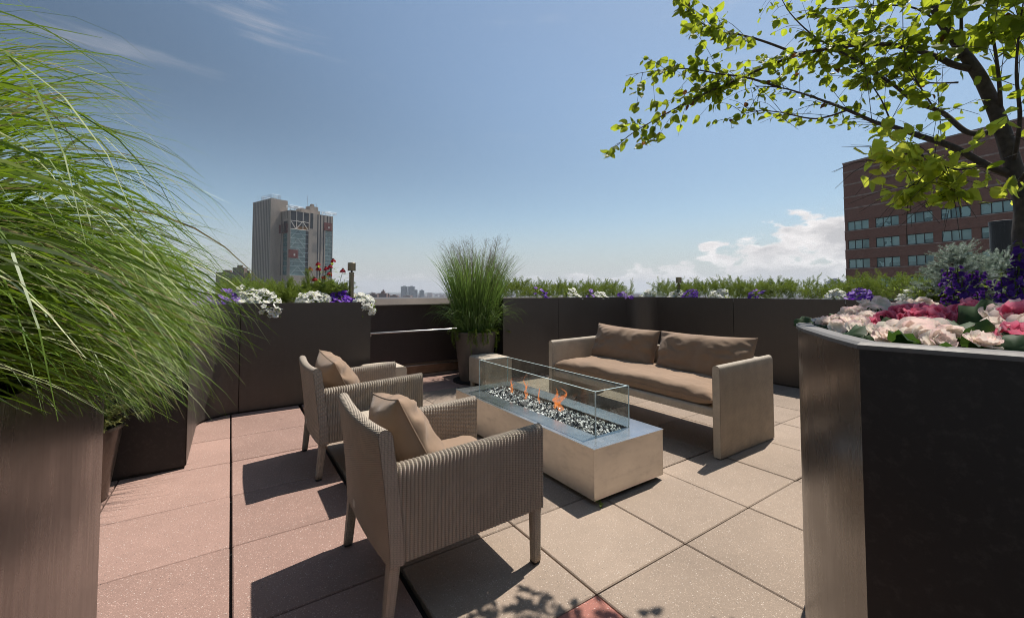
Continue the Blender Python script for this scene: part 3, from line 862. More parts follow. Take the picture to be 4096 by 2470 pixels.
def make_sofa():
    ux = (1.54-OX)*UX + (3.114-OY)*UY; wx = -(1.54-OX)*UY + (3.114-OY)*UX
    t = empty("sofa", G(ux, wx), ROTZ, "long wicker sofa with brown seat cushion and two brown back cushions", "sofa")
    D_, L_, th = .822, 2.0, .056; wk = M['wicker_sofa']
    for y0, y1 in ((0, th), (L_, L_-th)):
        woven_panel("side_panel", wk, t, 0, D_, .0135, .0020, lambda s, a=y0, b=y1: arch_profile(a, b, .006, .684 + .012*s/D_, 1, 14), lambda s, a, b: (s, a, b))
        MB().box(.03, D_-.03, min(y0, y1)+.012, max(y0, y1)-.012, 0, .006).build("foot", M['black'], t)
    woven_panel("front_rail", wk, t, th+.002, L_-th-.002, .0135, .0012, lambda s: arch_profile(.022, .060, .292, .358, 1, 4), lambda s, a, b: (a, s, b))
    woven_box("seat_base", wk, t, .062, .74, th+.002, L_-th-.002, .30, .352, .005)
    woven_panel("backrest", wk, t, th+.002, L_-th-.002, .0135, .0012, lambda s: arch_profile(.80, .752, .292, .675, 1, 8), lambda s, a, b: (a, s, b))
    c = cushion("seat_cushion", t, L_-2*th-.03, .73, .175, M['cushion'], 41, 7, .40, .012, 64)
    put(c, Vector((0, -1, 0)), Vector((1, 0, 0)), Vector((0, 0, 1)), (.385, L_/2, .415))
    tl = R(17)
    Yv = Vector((math.sin(tl), 0, math.cos(tl)))
    for cy, w, sd, hh, rl in ((.535, .955, 43, .44, .012), (1.475, .88, 47, .45, -.03)):
        p = cushion("back_cushion", t, w, hh, .26, M['cushion'], sd, 3.0, .52, .02, 56)
        X = Vector((0, -1, 0)); Zv = X.cross(Yv); q = Matrix.Rotation(rl, 3, Zv)
        put(p, q @ X, q @ Yv, Zv, (.640, cy, .625))
    return t
make_sofa()

def make_side_table(u, w, h, s, label):
    t = empty("side_table", G(u, w), ROTZ, label, "side table", "wicker side tables")
    wk = M['wicker_sofa']
    def prof(x): return [(sx*s/2, z, sx, 0) for sx, z in ((-1, .075), (-1, .15), (-1, .22), (-1, h-.03))] + [(-s/2+.008, h-.008, -.7, .7), (-s/2+.03, h, 0, 1), (0, h+.004, 0, 1), (s/2-.03, h, 0, 1), (s/2-.008, h-.008, .7, .7)] + [(s/2, z, 1, 0) for z in (h-.03, .22, .15, .075)]
    woven_panel("woven_shell", wk, t, -s/2, s/2, .0135, .002, prof, lambda q, a, b: (a, q, b))
    for x in (-1, 1):
        for y in (-1, 1):
            woven_post("leg", wk, t, (x*(s/2-.03), y*(s/2-.03), .10), (x*(s/2-.032), y*(s/2-.032), .004), .05, .046)
    return t
make_side_table(1.535, 3.40, .40, .40, "square wicker side table in front of the round pot of tall grass")
make_side_table(-.403+.0, 1.458, .43, .395, "square wicker side table tucked between the two armchairs")
cu = (-1.456-OX)*UX + (4.75-OY)*UY; cw = -(-1.456-OX)*UY + (4.75-OY)*UX
make_side_table(cu, cw, .40, .40, "square wicker side table behind the farther armchair, below the pipe rail")

# ------------------------------------------------------------------ garden lamps
def lamp(u, w, z0, ztop, label, mat):
    t = empty("garden_lamp", G(u, w, z0), 0, label, "garden lamp", "cylinder garden lamps in the planters")
    h = ztop - z0
    MB().lathe([(.0, h), (.044, h), (.047, h-.003), (.047, h-.095), (.044, h-.098), (.0, h-.098)], n=28).build("lamp_head", mat, t, smooth=False)
    MB().lathe([(.027, 0), (.027, h-.135), (.031, h-.134), (.031, h-.118), (.0, h-.118)], n=20).build("post", mat, t)
    MB().lathe([(.012, h-.118), (.012, h-.098)], n=12).build("lamp_neck", M['frame'], t)
    return t
def uw_of(px, py_line=None, w=None, u=None):
    """grid point on the upright plane w=const or u=const at the photo column px"""
    k = (px-2048)/1664.3
    if w is not None:
        # (-(kY-OX)*UY + (Y-OY)*UX) = w
        Y = (w - OX*UY + OY*UX) / (UX - k*UY)
    else:
        Y = (u + OX*UX + OY*UY) / (k*UX + UY)
    return ((k*Y-OX)*UX + (Y-OY)*UY, -(k*Y-OX)*UY + (Y-OY)*UX, Y)
def zy(py, Y): return H_EYE + (1163-py)/1664.3*Y
u_, w_, Y_ = uw_of(1406, w=4.02); lamp(u_, w_, 1.06, zy(1050, Y_), "tall bronze cylinder lamp beside the red coneflowers", M['brass'])
u_, w_, Y_ = uw_of(2715, u=5.0); lamp(u_, w_, 1.08, zy(1108, Y_), "short bronze cylinder lamp in the juniper above the sofa", M['brass'])
u_, w_, Y_ = uw_of(3782, u=5.15); lamp(u_, w_, 1.08, zy(1096, Y_), "steel cylinder lamp half hidden behind the violet flower spikes", M['chrome'])
u_, w_, Y_ = uw_of(3966, u=5.15); lamp(u_, w_, 1.08, zy(1093, Y_), "steel cylinder lamp below the blue spruces", M['chrome'])

# ------------------------------------------------------------------ round pot of tall grass
def frame_to(d, twist=0.0):
    """rotation taking +Z to d"""
    d = Vector(d).normalized(); q = Vector((0, 0, 1)).rotation_difference(d)
    return q.to_matrix() @ Matrix.Rotation(twist, 3, 'Z')
def ribbon(m, pts, wid, side=None, fold=0.0):
    """tapering blade along pts; wid half-widths"""
    n = len(pts); vs = []; 
    for i, p in enumerate(pts):
        t = (pts[min(i+1, n-1)] - pts[max(i-1, 0)])
        sd = side if side is not None else t.cross(Vector((0, 0, 1)))
        sd = sd - t * (sd.dot(t) / max(1e-9, t.length_squared))
        sd = sd.normalized() if sd.length > 1e-6 else Vector((1, 0, 0))
        vs += [p - sd*wid[i], p + sd*wid[i]]
    m.add(vs, [(2*i, 2*i+1, 2*i+3, 2*i+2) for i in range(n-1)])
def blade_path(p0, heading, th0, L, bend, n, pw=1.4, wob=0, rn=random):
    p = Vector(p0); out = [p.copy()]; ds = L/n; h = heading
    for i in range(n):
        s = (i+.5)/n; th = th0 - bend*s**pw; h += rn.gauss(0, wob)
        p = p + Vector((math.cos(th)*math.sin(h), math.cos(th)*math.cos(h), math.sin(th)))*ds
        out.append(p.copy())
    return out

gp = empty("pot", G(1.574, 3.87), 0, "round tapered brown pot holding tall feathery grass", "pot")
MB().lathe([(.0, 0), (.205, 0), (.212, .02), (.288, .655), (.297, .66), (.300, .685), (.285, .69), (.275, .66), (.27, .63), (0, .63)], n=44).build("pot_shell", M['pot'], gp, smooth=False)
smooth_panel(gp.children[0])
MB().lathe([(.0, .625), (.272, .632)], n=24).build("soil", M['soil'], gp)
MB().lathe([(.0, .001), (.30, .001), (.31, .02), (.29, .022), (.0, .02)], n=36).build("saucer", M['black'], gp)
def make_switch_grass():
    t = empty("tall_grass", G(1.574, 3.87, .63), 0, "upright feathery green grass growing from the round pot by the parapet", "ornamental grass")
    rn = random.Random(11); m = MB()
    for i in range(2300):
        a = rn.uniform(0, 6.28); r = .235*math.sqrt(rn.random()); hd = a + rn.gauss(0, .5)
        L = rn.uniform(.6, 1.3); th0 = R(rn.uniform(74, 90)); bend = R(rn.uniform(8, 48))
        if rn.random() < .2: L = rn.uniform(.35, .8); th0 = R(rn.uniform(60, 84)); bend = R(rn.uniform(80, 160))
        pts = blade_path((r*math.sin(a), r*math.cos(a), 0), hd, th0, L, bend, 6, 2.0, .03, rn)
        w = rn.uniform(.0024, .0046)
        ribbon(m, pts, [w*(.7, 1, 1, .9, .7, .45, .08)[k] for k in range(7)], Vector((rn.gauss(0, 1), rn.gauss(0, 1), 0)))
    b = m.build("blades", M['switch'], t); b["kind"] = 'stuff'
    m = MB()
    for i in range(95):
        a = rn.uniform(0, 6.28); r = .2*math.sqrt(rn.random()); hd = a + rn.gauss(0, .3) if rn.random() < .6 else rn.choice((-1, 1))*1.57 + rn.gauss(0, .5)
        L = rn.uniform(1.0, 1.42); th0 = R(rn.uniform(78, 90)); bend = R(rn.uniform(5, 38))
        pts = blade_path((r*math.sin(a), r*math.cos(a), 0), hd, th0, L, bend, 9, 2.0, .02, rn)
        ribbon(m, pts, [.0013]*9 + [.0006], Vector((1, .2, 0)))
        for k in range(26):
            s = rn.uniform(5.2, 8.9); i0 = int(s); p = pts[i0].lerp(pts[i0+1], s-i0)
            ax = (pts[i0+1]-pts[i0]).normalized()
            d = (ax*rn.uniform(.5, 1.2) + Vector((rn.gauss(0, .55), rn.gauss(0, .55), rn.gauss(.1, .3)))).normalized()
            q = [p, p + d*.05*rn.uniform(.6, 1.3), p + d*.11*rn.uniform(.6, 1.2) + Vector((0, 0, -.008))]
            ribbon(m, q, [.0006, .0006, .0004], Vector((1, .3, .2)))
            for e in range(4):
                c = q[1].lerp(q[2], rn.random()); dd = Vector((rn.gauss(0, 1), rn.gauss(0, 1), rn.gauss(0, 1)))*.006
                m.add([c-dd*.5, c+dd*.5+Vector((.0014, 0, 0)), c+dd*.5-Vector((.0014, 0, 0))], [(0, 1, 2)])
    b = m.build("panicles", M['panicle'], t); b["kind"] = 'stuff'
make_switch_grass()

def leaf_mesh(m, base, d, up, L, W, fold=.25, droop=.15, seg=4, serr=0.0):
    """pointed leaf with a midrib fold, L long, from base along d"""
    d = d.normalized(); sd = d.cross(up); sd = sd.normalized() if sd.length > 1e-5 else d.orthogonal().normalized(); nn = sd.cross(d)
    prof = (0, .72, 1.0, .72, .34, 0) if seg >= 5 else (0, .85, .95, .5, 0)
    n = len(prof)-1; vs = []
    for i in range(n+1):
        s = i/n; c = base + d*L*s - nn*droop*L*s*s
        w = W/2*prof[i]*(1 + (serr if i % 2 else -serr))
        vs += [c - sd*w + nn*w*fold, c, c + sd*w + nn*w*fold]
    fs = []
    for i in range(n):
        a = 3*i; fs += [(a, a+1, a+4, a+3), (a+1, a+2, a+5, a+4)]
    m.add(vs, fs)

def make_trailing():
    t = empty("trailing_plant", G(1.574, 3.87, .66), 0, "small green creeper trailing over the rim of the round pot", "plant")
    rn = random.Random(21); m = MB()
    for k in range(46):
        a = rn.uniform(0, 6.28); L = rn.choice((.08, .12, .16, .28)) * rn.uniform(.7, 1.25)
        p = Vector((.25*math.sin(a), .25*math.cos(a), .0)); out = Vector((math.sin(a), math.cos(a), 0))
        pts = [p, p + out*.04 + Vector((0, 0, .05)), p + out*.075 + Vector((0, 0, .025)), p + out*.085 + Vector((0, 0, -L*.5)), p + out*.075 + Vector((rn.uniform(-.02, .02), 0, -L))]
        if rn.random() < .35: pts = [p, p + out*.05 + Vector((0, 0, .07)), p + out*rn.uniform(.1, .2) + Vector((0, 0, .06)), p + out*rn.uniform(.15, .26) + Vector((0, 0, .02))]
        sp = spline(pts, 5); m.tube(sp, .0015, 4, False)
        for q in sp[3:]:
            for e in range(3):
                d = Vector((rn.gauss(0, 1), rn.gauss(0, 1), rn.gauss(0, .6))); leaf_mesh(m, q, d, Vector((0, 0, 1)), rn.uniform(.018, .032), .016)
    b = m.build("shoots", M['foliage'], t); b["kind"] = 'stuff'
make_trailing()

# ------------------------------------------------------------------ big arching grass by the camera
def make_big_grass():
    rn = random.Random(17)
    t = empty("arching_grass", G(-1.93, .2, HN-.05), 0, "huge clump of arching green grass spilling over the tall near planter", "ornamental grass")
    org = t.location.copy(); m = MB(); md = MB(); mp = MB()
    ys = (0, 60, 200, 350, 500, 700, 900, 1100, 1250, 1350, 1500, 1700, 1780); xs = (60, 300, 520, 640, 730, 800, 860, 930, 990, 990, 880, 760, 500)
    def inside(q, slack):
        c = to_px(q)
        if c is None: return True
        x, y = c
        if y < 0: return x < 60 + slack and y > -500
        if y > 1690: return x < -80
        for k in range(12):
            if ys[k] <= y <= ys[k+1]: return x < xs[k] + (xs[k+1]-xs[k])*(y-ys[k])/(ys[k+1]-ys[k]) + slack
    made = 0
    while made < 2700:
        u = rn.uniform(-2.2, -1.68); w = rn.uniform(-.75, .76) if rn.random() < .5 else rn.uniform(.1, .76)
        p = G(u, w, HN-.05) - org
        hd = R(rn.gauss(70, 15))
        r = rn.random()
        if r < .46:   L = rn.uniform(1.3, 2.05); th0 = R(rn.uniform(78, 94)); bend = R(rn.uniform(92, 135)); pw = rn.uniform(1.3, 2.0)
        elif r < .68:   L = rn.uniform(1.25, 1.95); th0 = R(rn.uniform(66, 88)); bend = R(rn.uniform(95, 150)); pw = rn.uniform(1.0, 1.5)
        elif r < .85: L = rn.uniform(.8, 1.45); th0 = R(rn.uniform(45, 82)); bend = R(rn.uniform(85, 145)); pw = rn.uniform(.9, 1.4)
        else:         L = rn.uniform(.55, 1.1); th0 = R(rn.uniform(15, 60)); bend = R(rn.uniform(80, 140)); pw = 1.0
        n = 14
        pts = blade_path(p, hd, th0, L, bend, n, pw, .012, rn)
        if any((q + org).y < .42 and abs((q+org).x) < .75 for q in pts): continue
        slack = rn.gauss(-95, 60) if rn.random() < .93 else rn.uniform(0, 160)
        if not all(inside(q + org, slack) for q in pts): continue
        made += 1
        wd = rn.uniform(.0026, .0060) if rn.random() < .75 else rn.uniform(.0014, .0024)
        ws = [wd*min(1, (1-k/n)*1.8+.04) for k in range(n+1)]
        pick = rn.random()
        ribbon(md if pick < .05 else mp if pick < .30 else m, pts, ws, Vector((rn.gauss(0, .6), rn.gauss(0, .6), 1)) if rn.random() < .4 else None)
    b = m.build("blades", M['blade'], t); b["kind"] = 'stuff'
    b = mp.build("pale_blades", M['blade_pale'], t); b["kind"] = 'stuff'
    b = md.build("dry_blades", M['blade_dry'], t); b["kind"] = 'stuff'
make_big_grass()
def make_second_grass():
    rn = random.Random(23)
    t = empty("arching_grass", G(-1.95, 2.86, HL-.06), 0, "smaller fine bright green grass hanging over the dark end of the L-shaped planter", "ornamental grass")
    m = MB()
    for i in range(1000):
        a = rn.uniform(0, 6.28); r = .26*math.sqrt(rn.random()); p = Vector((r*math.sin(a)*1.2, r*math.cos(a), 0)) + Vector((.06, -.16, 0))
        hd = R(rn.gauss(140, 48)); L = rn.uniform(.5, 1.3); th0 = R(rn.uniform(50, 86)); bend = R(rn.uniform(110, 172))
        pts = blade_path(p, hd, th0, L, bend, 9, rn.uniform(.85, 1.3), .03, rn)
        wd = rn.uniform(.0024, .0052)
        ribbon(m, pts, [wd*min(1, (1-k/9)*1.8+.05) for k in range(10)])
    b = m.build("blades", M['blade'], t); b["kind"] = 'stuff'
make_second_grass()
# small tapered pot with variegated shrub, tucked behind the near planter
vp = empty("pot", G(-1.975, 2.215), 0, "small tapered metal pot almost hidden behind the tall near planter", "pot")
MB().lathe([(0, 0), (.11, 0), (.17, .42), (.178, .42), (.178, .435), (.16, .435), (.155, .40), (0, .40)], n=28).build("pot_shell", M['bronze_near'], vp)
smooth_panel(vp.children[0])
def make_variegated():
    t = empty("variegated_shrub", G(-1.955, 2.205, .41), 0, "little cream and green variegated shrub in the small pot below the arching grass", "plant")
    rn = random.Random(29); m = MB(); st = MB()
    for k in range(64):
        a = rn.uniform(0, 6.28); d = Vector((math.sin(a), math.cos(a), rn.uniform(-.1, 1.5))).normalized()
        L = rn.uniform(.12, .27); pts = spline([(d.x*.05, d.y*.05, 0), d*L*.55 + Vector((0, 0, .03)), d*L + Vector((0, 0, .02))], 4); st.tube(pts, .0016, 4, False)
        for q in pts[2:]:
            for e in range(4):
                dd = Vector((rn.gauss(0, 1), rn.gauss(0, 1), rn.gauss(.2, .6))); leaf_mesh(m, q, dd, Vector((0, 0, 1)), rn.uniform(.022, .036), .019)
    b = m.build("leaves", M['varieg'], t); b["kind"] = 'stuff'; b = st.build("twigs", M['stem'], t); b["kind"] = 'stuff'
make_variegated()

# ------------------------------------------------------------------ bedding flowers
def petunia_mesh(name, mat, eye):
    m = MB(); rn = random.Random(len(name)); n = 20
    m.add([(0, 0, -.010)] + [(.006*math.cos(2*math.pi*k/5), .006*math.sin(2*math.pi*k/5), -.003) for k in range(5)], [(0, 1+k, 1+(k+1) % 5) for k in range(5)])
    vs = []
    for k in range(n):
        a = 2*math.pi*k/n; lob = abs(math.cos(a*2.5)); vs.append((.0055*math.cos(a), .0055*math.sin(a), -.003))
        vs.append(((.017+.003*lob)*math.cos(a), (.017+.003*lob)*math.sin(a), .001 + .0015*math.sin(a*5)))
    for k in range(n):
        a = 2*math.pi*k/n; lob = abs(math.cos(a*2.5)); r = .023 + .007*lob**.6; vs.append((r*math.cos(a), r*math.sin(a), -.002 + .004*math.sin(a*5+1) + rn.uniform(-.001, .001)))
    fs = []
    for k in range(n):
        j = (k+1) % n; fs += [(2*k, 2*j, 2*j+1, 2*k+1), (2*k+1, 2*j+1, 2*n+j, 2*n+k)]
    m.add(vs, fs); me = m.mesh(name, mat, True); me.materials.append(eye)
    for k in range(5): me.polygons[k].material_index = 1
    return me
PET = {'white': petunia_mesh("white_petunia", M['white_petal'], M['yellow']), 'purple': petunia_mesh("purple_petunia", M['purple_petal'], M['white_petal']), 'lilac': petunia_mesh("lilac_petunia", M['lilac_petal'], M['white_petal'])}
prn = random.Random(31)
def petunia(u, w, zr, kind, n, ru_, rz, label, hang=0.0, axis='u', lilac=0.0):
    """mound of flowers at the planter rim; axis is the rim's direction"""
    t = empty("petunia", G(u, w, zr), ROTZ if axis == 'u' else ROTZ - math.pi/2, label, "flowering plant", "petunias along the planter rims")
    lm = MB()
    def spot(k):
        a = prn.uniform(-1, 1); b = prn.uniform(-.15, 1)
        x = a*ru_; z = (.02 + rz*b*math.sqrt(max(0, 1-a*a)))
        y = .09 - .10*(1-b) + prn.uniform(-.02, .05)
        if hang and prn.random() < .45:
            z = -prn.uniform(.0, hang); y = -.05 - prn.uniform(0, .03); x = a*ru_*.6 + ru_*.35
        return Vector((x, y, z))
    for k in range(int(n*11)):
        p = spot(k) + Vector((prn.uniform(-.02, .02), prn.uniform(.005, .05), prn.uniform(-.035, .0)))
        d = Vector((prn.gauss(0, 1), prn.gauss(-.4, 1), prn.gauss(.3, .8))); leaf_mesh(lm, p, d, Vector((0, 0, 1)), prn.uniform(.022, .04), .018)
    b = lm.build("leaves", M['foliage'], t); b["kind"] = 'stuff'
    pts = []
    for k in range(int(n*1.55)):
        for tr in range(14):
            p = spot(k)
            if all((p-q).length > .030 for q in pts): break
        pts.append(p)
        d = Vector((p.x*2.2 + prn.gauss(0, .35), -.75 + prn.gauss(0, .3), .55 + p.z*4 + prn.gauss(0, .3))).normalized()
        me = PET['lilac'] if prn.random() < lilac else PET[kind]
        o = inst(me, "flower", t, p, frame_to(d, prn.uniform(0, 6)).to_euler(), prn.uniform(.9, 1.3))
    return t
def pet_w(px, w, zr, *a, **k):
    u, w_, Y = uw_of(px, w=w); petunia(u, w+.03, zr, *a, **k)
def pet_u(px, u, zr, *a, **k):
    u_, w, Y = uw_of(px, u=u); petunia(u+.03, w, zr, *a, axis='w', **k)
L0 = HL - .02
pet_w(795, w0+.02, L0, 'lilac', 24, .16, .14, "lilac and white petunia half hidden by the arching grass tips", hang=.06)
pet_w(905, w0+.05, L0, 'purple', 20, .14, .14, "purple petunia next to the arching grass, in front of the brown brick towers", lilac=.2)
pet_w(990, w0+.06, L0, 'white', 28, .15, .18, "white petunia between a purple one and the ribbed concrete tower")
pet_w(1062, w0+.03, L0, 'white', 28, .15, .14, "white petunia spilling over the panel seam of the L-shaped planter", hang=.11)
pet_w(1265, w0+.04, L0, 'white', 34, .19, .13, "wide white petunia below the coneflowers", lilac=0)
pet_w(1375, w0+.05, L0, 'purple', 22, .13, .14, "deep purple petunia at the foot of the tall bronze lamp")
pet_w(1462, w0+.03, L0, 'white', 24, .12, .10, "white petunia hanging over the end of the L-shaped planter", hang=.12)
R0 = HR - .02
pet_w(2178, wR+.04, R0, 'purple', 9, .11, .17, "sparse purple petunia near the left end of the juniper planter", lilac=.3)
pet_w(2307, wR+.03, R0, 'white', 17, .12, .16, "white petunia beside the first panel seam behind the sofa")
pet_w(2378, wR+.04, R0, 'lilac', 6, .07, .16, "small lilac petunia touching a white one, above the sofa's left arm")
pet_w(2418, wR+.02, R0, 'white', 13, .12, .10, "low white petunia right of the small lilac one")
pet_w(2520, wR-.02, R0, 'purple', 10, .11, .10, "purple petunia at the rounded inner corner of the juniper planter", lilac=.25)
pet_u(2578, uR+.12, R0, 'white', 19, .14, .13, "white petunia at the rounded inner corner, right of a purple one")
pet_u(2690, uR+.05, R0, 'white', 18, .12, .12, "white petunia in front of the short bronze lamp")
pet_u(2745, uR+.04, R0, 'purple', 18, .14, .13, "purple petunia just right of the short bronze lamp", lilac=.25)
pet_u(2862, uR+.03, R0, 'white', 24, .15, .13, "white petunia above the sofa's right back cushion")
pet_u(3012, uR+.04, R0, 'purple', 9, .12, .15, "loose purple petunia above the right arm of the sofa", lilac=.15)
pet_u(3325, uR+.03, R0, 'white', 20, .11, .14, "white petunia left of the bright purple mound by the brick building")
pet_u(3425, uR+.04, R0, 'purple', 24, .12, .14, "bright purple petunia mound below the corner of the brick building", lilac=.3)
pet_u(3640, uR+.03, R0, 'white', 24, .13, .13, "white petunia behind the blush begonias, beside pale green foliage")

# juniper: one mass per planter run
def spray_mesh(name, seed):
    rn = random.Random(seed); m = MB(); L = .20; n = 11
    ax = [Vector((0.012*math.sin(k*.7), 0, L*k/n)) for k in range(n+1)]
    ribbon(m, ax, [.0022]*(n+1), Vector((1, 0, 0)))
    for k in range(1, n+1):
        s = k/n; tl = .085*(1-s*.75)*rn.uniform(.7, 1.2)
        for sg in (-1, 1):
            d = Vector((sg*.75, rn.uniform(-.5, .5), .75)).normalized(); p = ax[k]
            for q in range(5):
                c = p + d*tl*(q+1)/5; r = .0085*(1-q*.1)
                e = Vector((rn.gauss(0, 1), rn.gauss(0, 1), rn.gauss(.6, 1))).normalized()*r*1.5; f = d.cross(e).normalized()*r*.45
                m.add([c-f, c+f, c+e+d*r], [(0, 1, 2)]); e2 = d.cross(e).normalized()*r*1.4
                m.add([c-d*r*.4, c+d*r*.4, c+e2+d*r], [(0, 1, 2)])
    return m
SPR = [spray_mesh("spray", s) for s in (1, 2, 3)]
def juniper(name_label, spots, seed):
    rn = random.Random(seed); V = []; F = []
    c0 = spots[0][0]
    for (c, d, sc) in spots:
        sp = SPR[rn.randrange(3)]; q = frame_to(d, rn.uniform(0, 6.28)) * sc; n = len(V)
        V += [tuple(q @ Vector(v) + c - c0) for v in sp.v]; F += [tuple(i+n for i in f) for f in sp.f]
    m = MB(); m.v, m.f = V, F
    o = m.build("juniper", M['juniper'], None, loc=c0); tag(o, name_label, "juniper", None, 'stuff'); return o
def juniper_spots(rn, n, pos, hmax):
    out = []
    for i in range(n):
        u, w, z = pos(rn); hump = hmax*(.62 + .5*mnoise.noise(Vector((u*2.4, w*2.4, 5.))))
        zz = z + hump*rn.random()**.8
        d = Vector((rn.gauss(0, .55), rn.gauss(-.15, .55), rn.uniform(.25, 1.0)))
        out.append((G(u, w, zz), d, rn.uniform(.45, .95)))
    for i in range(n//26):       # leaders that stick out of the mass
        u, w, z = pos(rn); tall = rn.uniform(.6, 1.15)*hmax; p = G(u, w, z + hmax*.45); ln = Vector((rn.gauss(0, .45), rn.gauss(0, .45), 1)).normalized()
        for k in range(6): out.append((p + ln*tall*k/7, ln + Vector((rn.gauss(0, .35), rn.gauss(0, .35), .1)), .75-.07*k))
    return out
jr = random.Random(41)
juniper("feathery juniper filling the L-shaped planter behind the petunias", juniper_spots(jr, 620, lambda r: (r.uniform(-1.35, -.05), w0 + .20 + .5*r.random(), HL-.04), .25), 1)
juniper("feathery juniper along the planter run left of the rounded corner", juniper_spots(jr, 880, lambda r: (r.uniform(1.95, 4.9), wR + .19 + .55*r.random()**.8, HR-.04), .28), 2)
juniper("feathery juniper along the planter run behind the sofa towards the brick building", juniper_spots(jr, 1500, lambda r: (uR + .19 + .55*r.random()**.8, r.uniform(-.6, wR), HR-.04), .29), 3)
# dark upright juniper leader between the tower and the coneflowers
def upright(px, py_top, w, label, seed):
    u, w_, Y = uw_of(px, w=w); rn = random.Random(seed); zt = zy(py_top, Y); sp = []
    for k in range(75):
        s = rn.random(); z = HL + (zt-HL)*s; r = .075*(1-s)+.004
        d = Vector((rn.gauss(0, .5), rn.gauss(0, .5), 1)); sp.append((G(u + rn.gauss(0, r*.5), w + rn.gauss(0, r*.5), z - .06*(1-s) - .09*s), d, .55*(1-.45*s)))
    o = juniper(label, sp, seed); del o["kind"]; o.name = "juniper_shrub"; o["category"] = "juniper"
upright(1160, 1090, w0+.35, "small upright juniper in front of the glass side of the concrete tower", 5)
upright(1232, 1050, w0+.38, "tallest upright juniper, just left of the red coneflowers", 6)

# coneflowers
def coneflower():
    u, w, Y = uw_of(1310, w=w0+.40)
    t = empty("coneflower_plant", G(u, w, HL-.05), 0, "coneflower plant with drooping deep red flower heads and long green stems", "flowering plant")
    rn = random.Random(47); heads = [(1272.7, 1052), (1275.6, 1071), (1333, 1039), (1321.5, 1062), (1303.8, 1070), (1320, 1091), (1371.8, 1079), (1241.6, 1073), (1297.8, 1107), (1257.9, 1113), (1405.5, 1096)]
    pm_ = MB()
    for k in range(14):
        a = 2*math.pi*k/14 + rn.uniform(-.1, .1); o = Vector((math.cos(a), math.sin(a), 0)); r = rn.uniform(.85, 1.1)
        pts = [o*.006, o*.016*r + Vector((0, 0, .001)), o*.025*r + Vector((0, 0, -.009)), o*.029*r + Vector((0, 0, -.024*r)), o*.030*r + Vector((0, 0, -.032*r))]
        ribbon(pm_, pts, [.003, .0055, .006, .005, .001], Vector((-o.y, o.x, 0)))
    pme = pm_.mesh("petals", M['red_petal']); cm = MB().lathe([(0, .020), (.008, .018), (.013, .010), (.014, .002), (.008, -.004), (0, -.004)], n=12).mesh("cone", M['cone'], True)
    st = MB(); lf = MB(); base = t.location
    for i, (px, py) in enumerate(heads):
        p = at_depth(px, py, Y + rn.uniform(-.12, .1)) - base
        f = inst(cm, "flower_head", t, p, (rn.gauss(0, .2), rn.gauss(0, .2), 0), rn.uniform(1.0, 1.2)); inst(pme, "petals", f, (0, 0, 0))
        root = Vector((rn.uniform(-.08, .1), rn.uniform(-.05, .05), 0)) + Vector((p.x*.35, 0, 0))
        pts = spline([root, root*.55 + p*.45 + Vector((0, 0, .02)), p - Vector((0, 0, .004))], 6); st.tube(pts, .0028, 5, False)
        for k in range(5):
            q = pts[rn.randrange(2, len(pts)-1)]; d = Vector((rn.gauss(0, 1), rn.gauss(0, .8), rn.uniform(-.1, .8))); leaf_mesh(lf, q, d, Vector((0, 0, 1)), rn.uniform(.06, .11), .028, .2, .35)
    for k in range(190):
        q = Vector((rn.gauss(.03, .14), rn.gauss(0, .06), rn.uniform(.02, .27))); d = Vector((rn.gauss(0, 1), rn.gauss(0, 1), rn.uniform(0, 1))); leaf_mesh(lf, q, d, Vector((0, 0, 1)), rn.uniform(.06, .11), .032, .2, .3)
    st.build("stems", M['stem'], t); b = lf.build("leaves", M['foliage'], t); b["kind"] = 'stuff'
coneflower()
# pale green filler plant near the blue spruces
def filler():
    u, w, Y = uw_of(3730, u=uR+.14)
    t = empty("feathery_plant", G(u, w, HR-.03), 0, "pale yellow green feathery plant with thin seed spikes, below the blue spruces", "plant")
    rn = random.Random(53); m = MB()
    for k in range(260):
        a = rn.uniform(0, 6.28); pts = blade_path((rn.gauss(0, .10), rn.gauss(0, .07), 0), a, R(rn.uniform(50, 88)), rn.uniform(.12, .32), R(rn.uniform(10, 70)), 6, 1.5, .05, rn)
        ribbon(m, pts, [.002]*6+[.0004], Vector((1, .3, 0)))
        for e in range(3): leaf_mesh(m, pts[rn.randrange(2, 6)], Vector((rn.gauss(0, 1), rn.gauss(0, 1), .7)), Vector((0, 0, 1)), rn.uniform(.03, .05), .009)
    b = m.build("foliage", M['foliage'], t); b["kind"] = 'stuff'
filler()

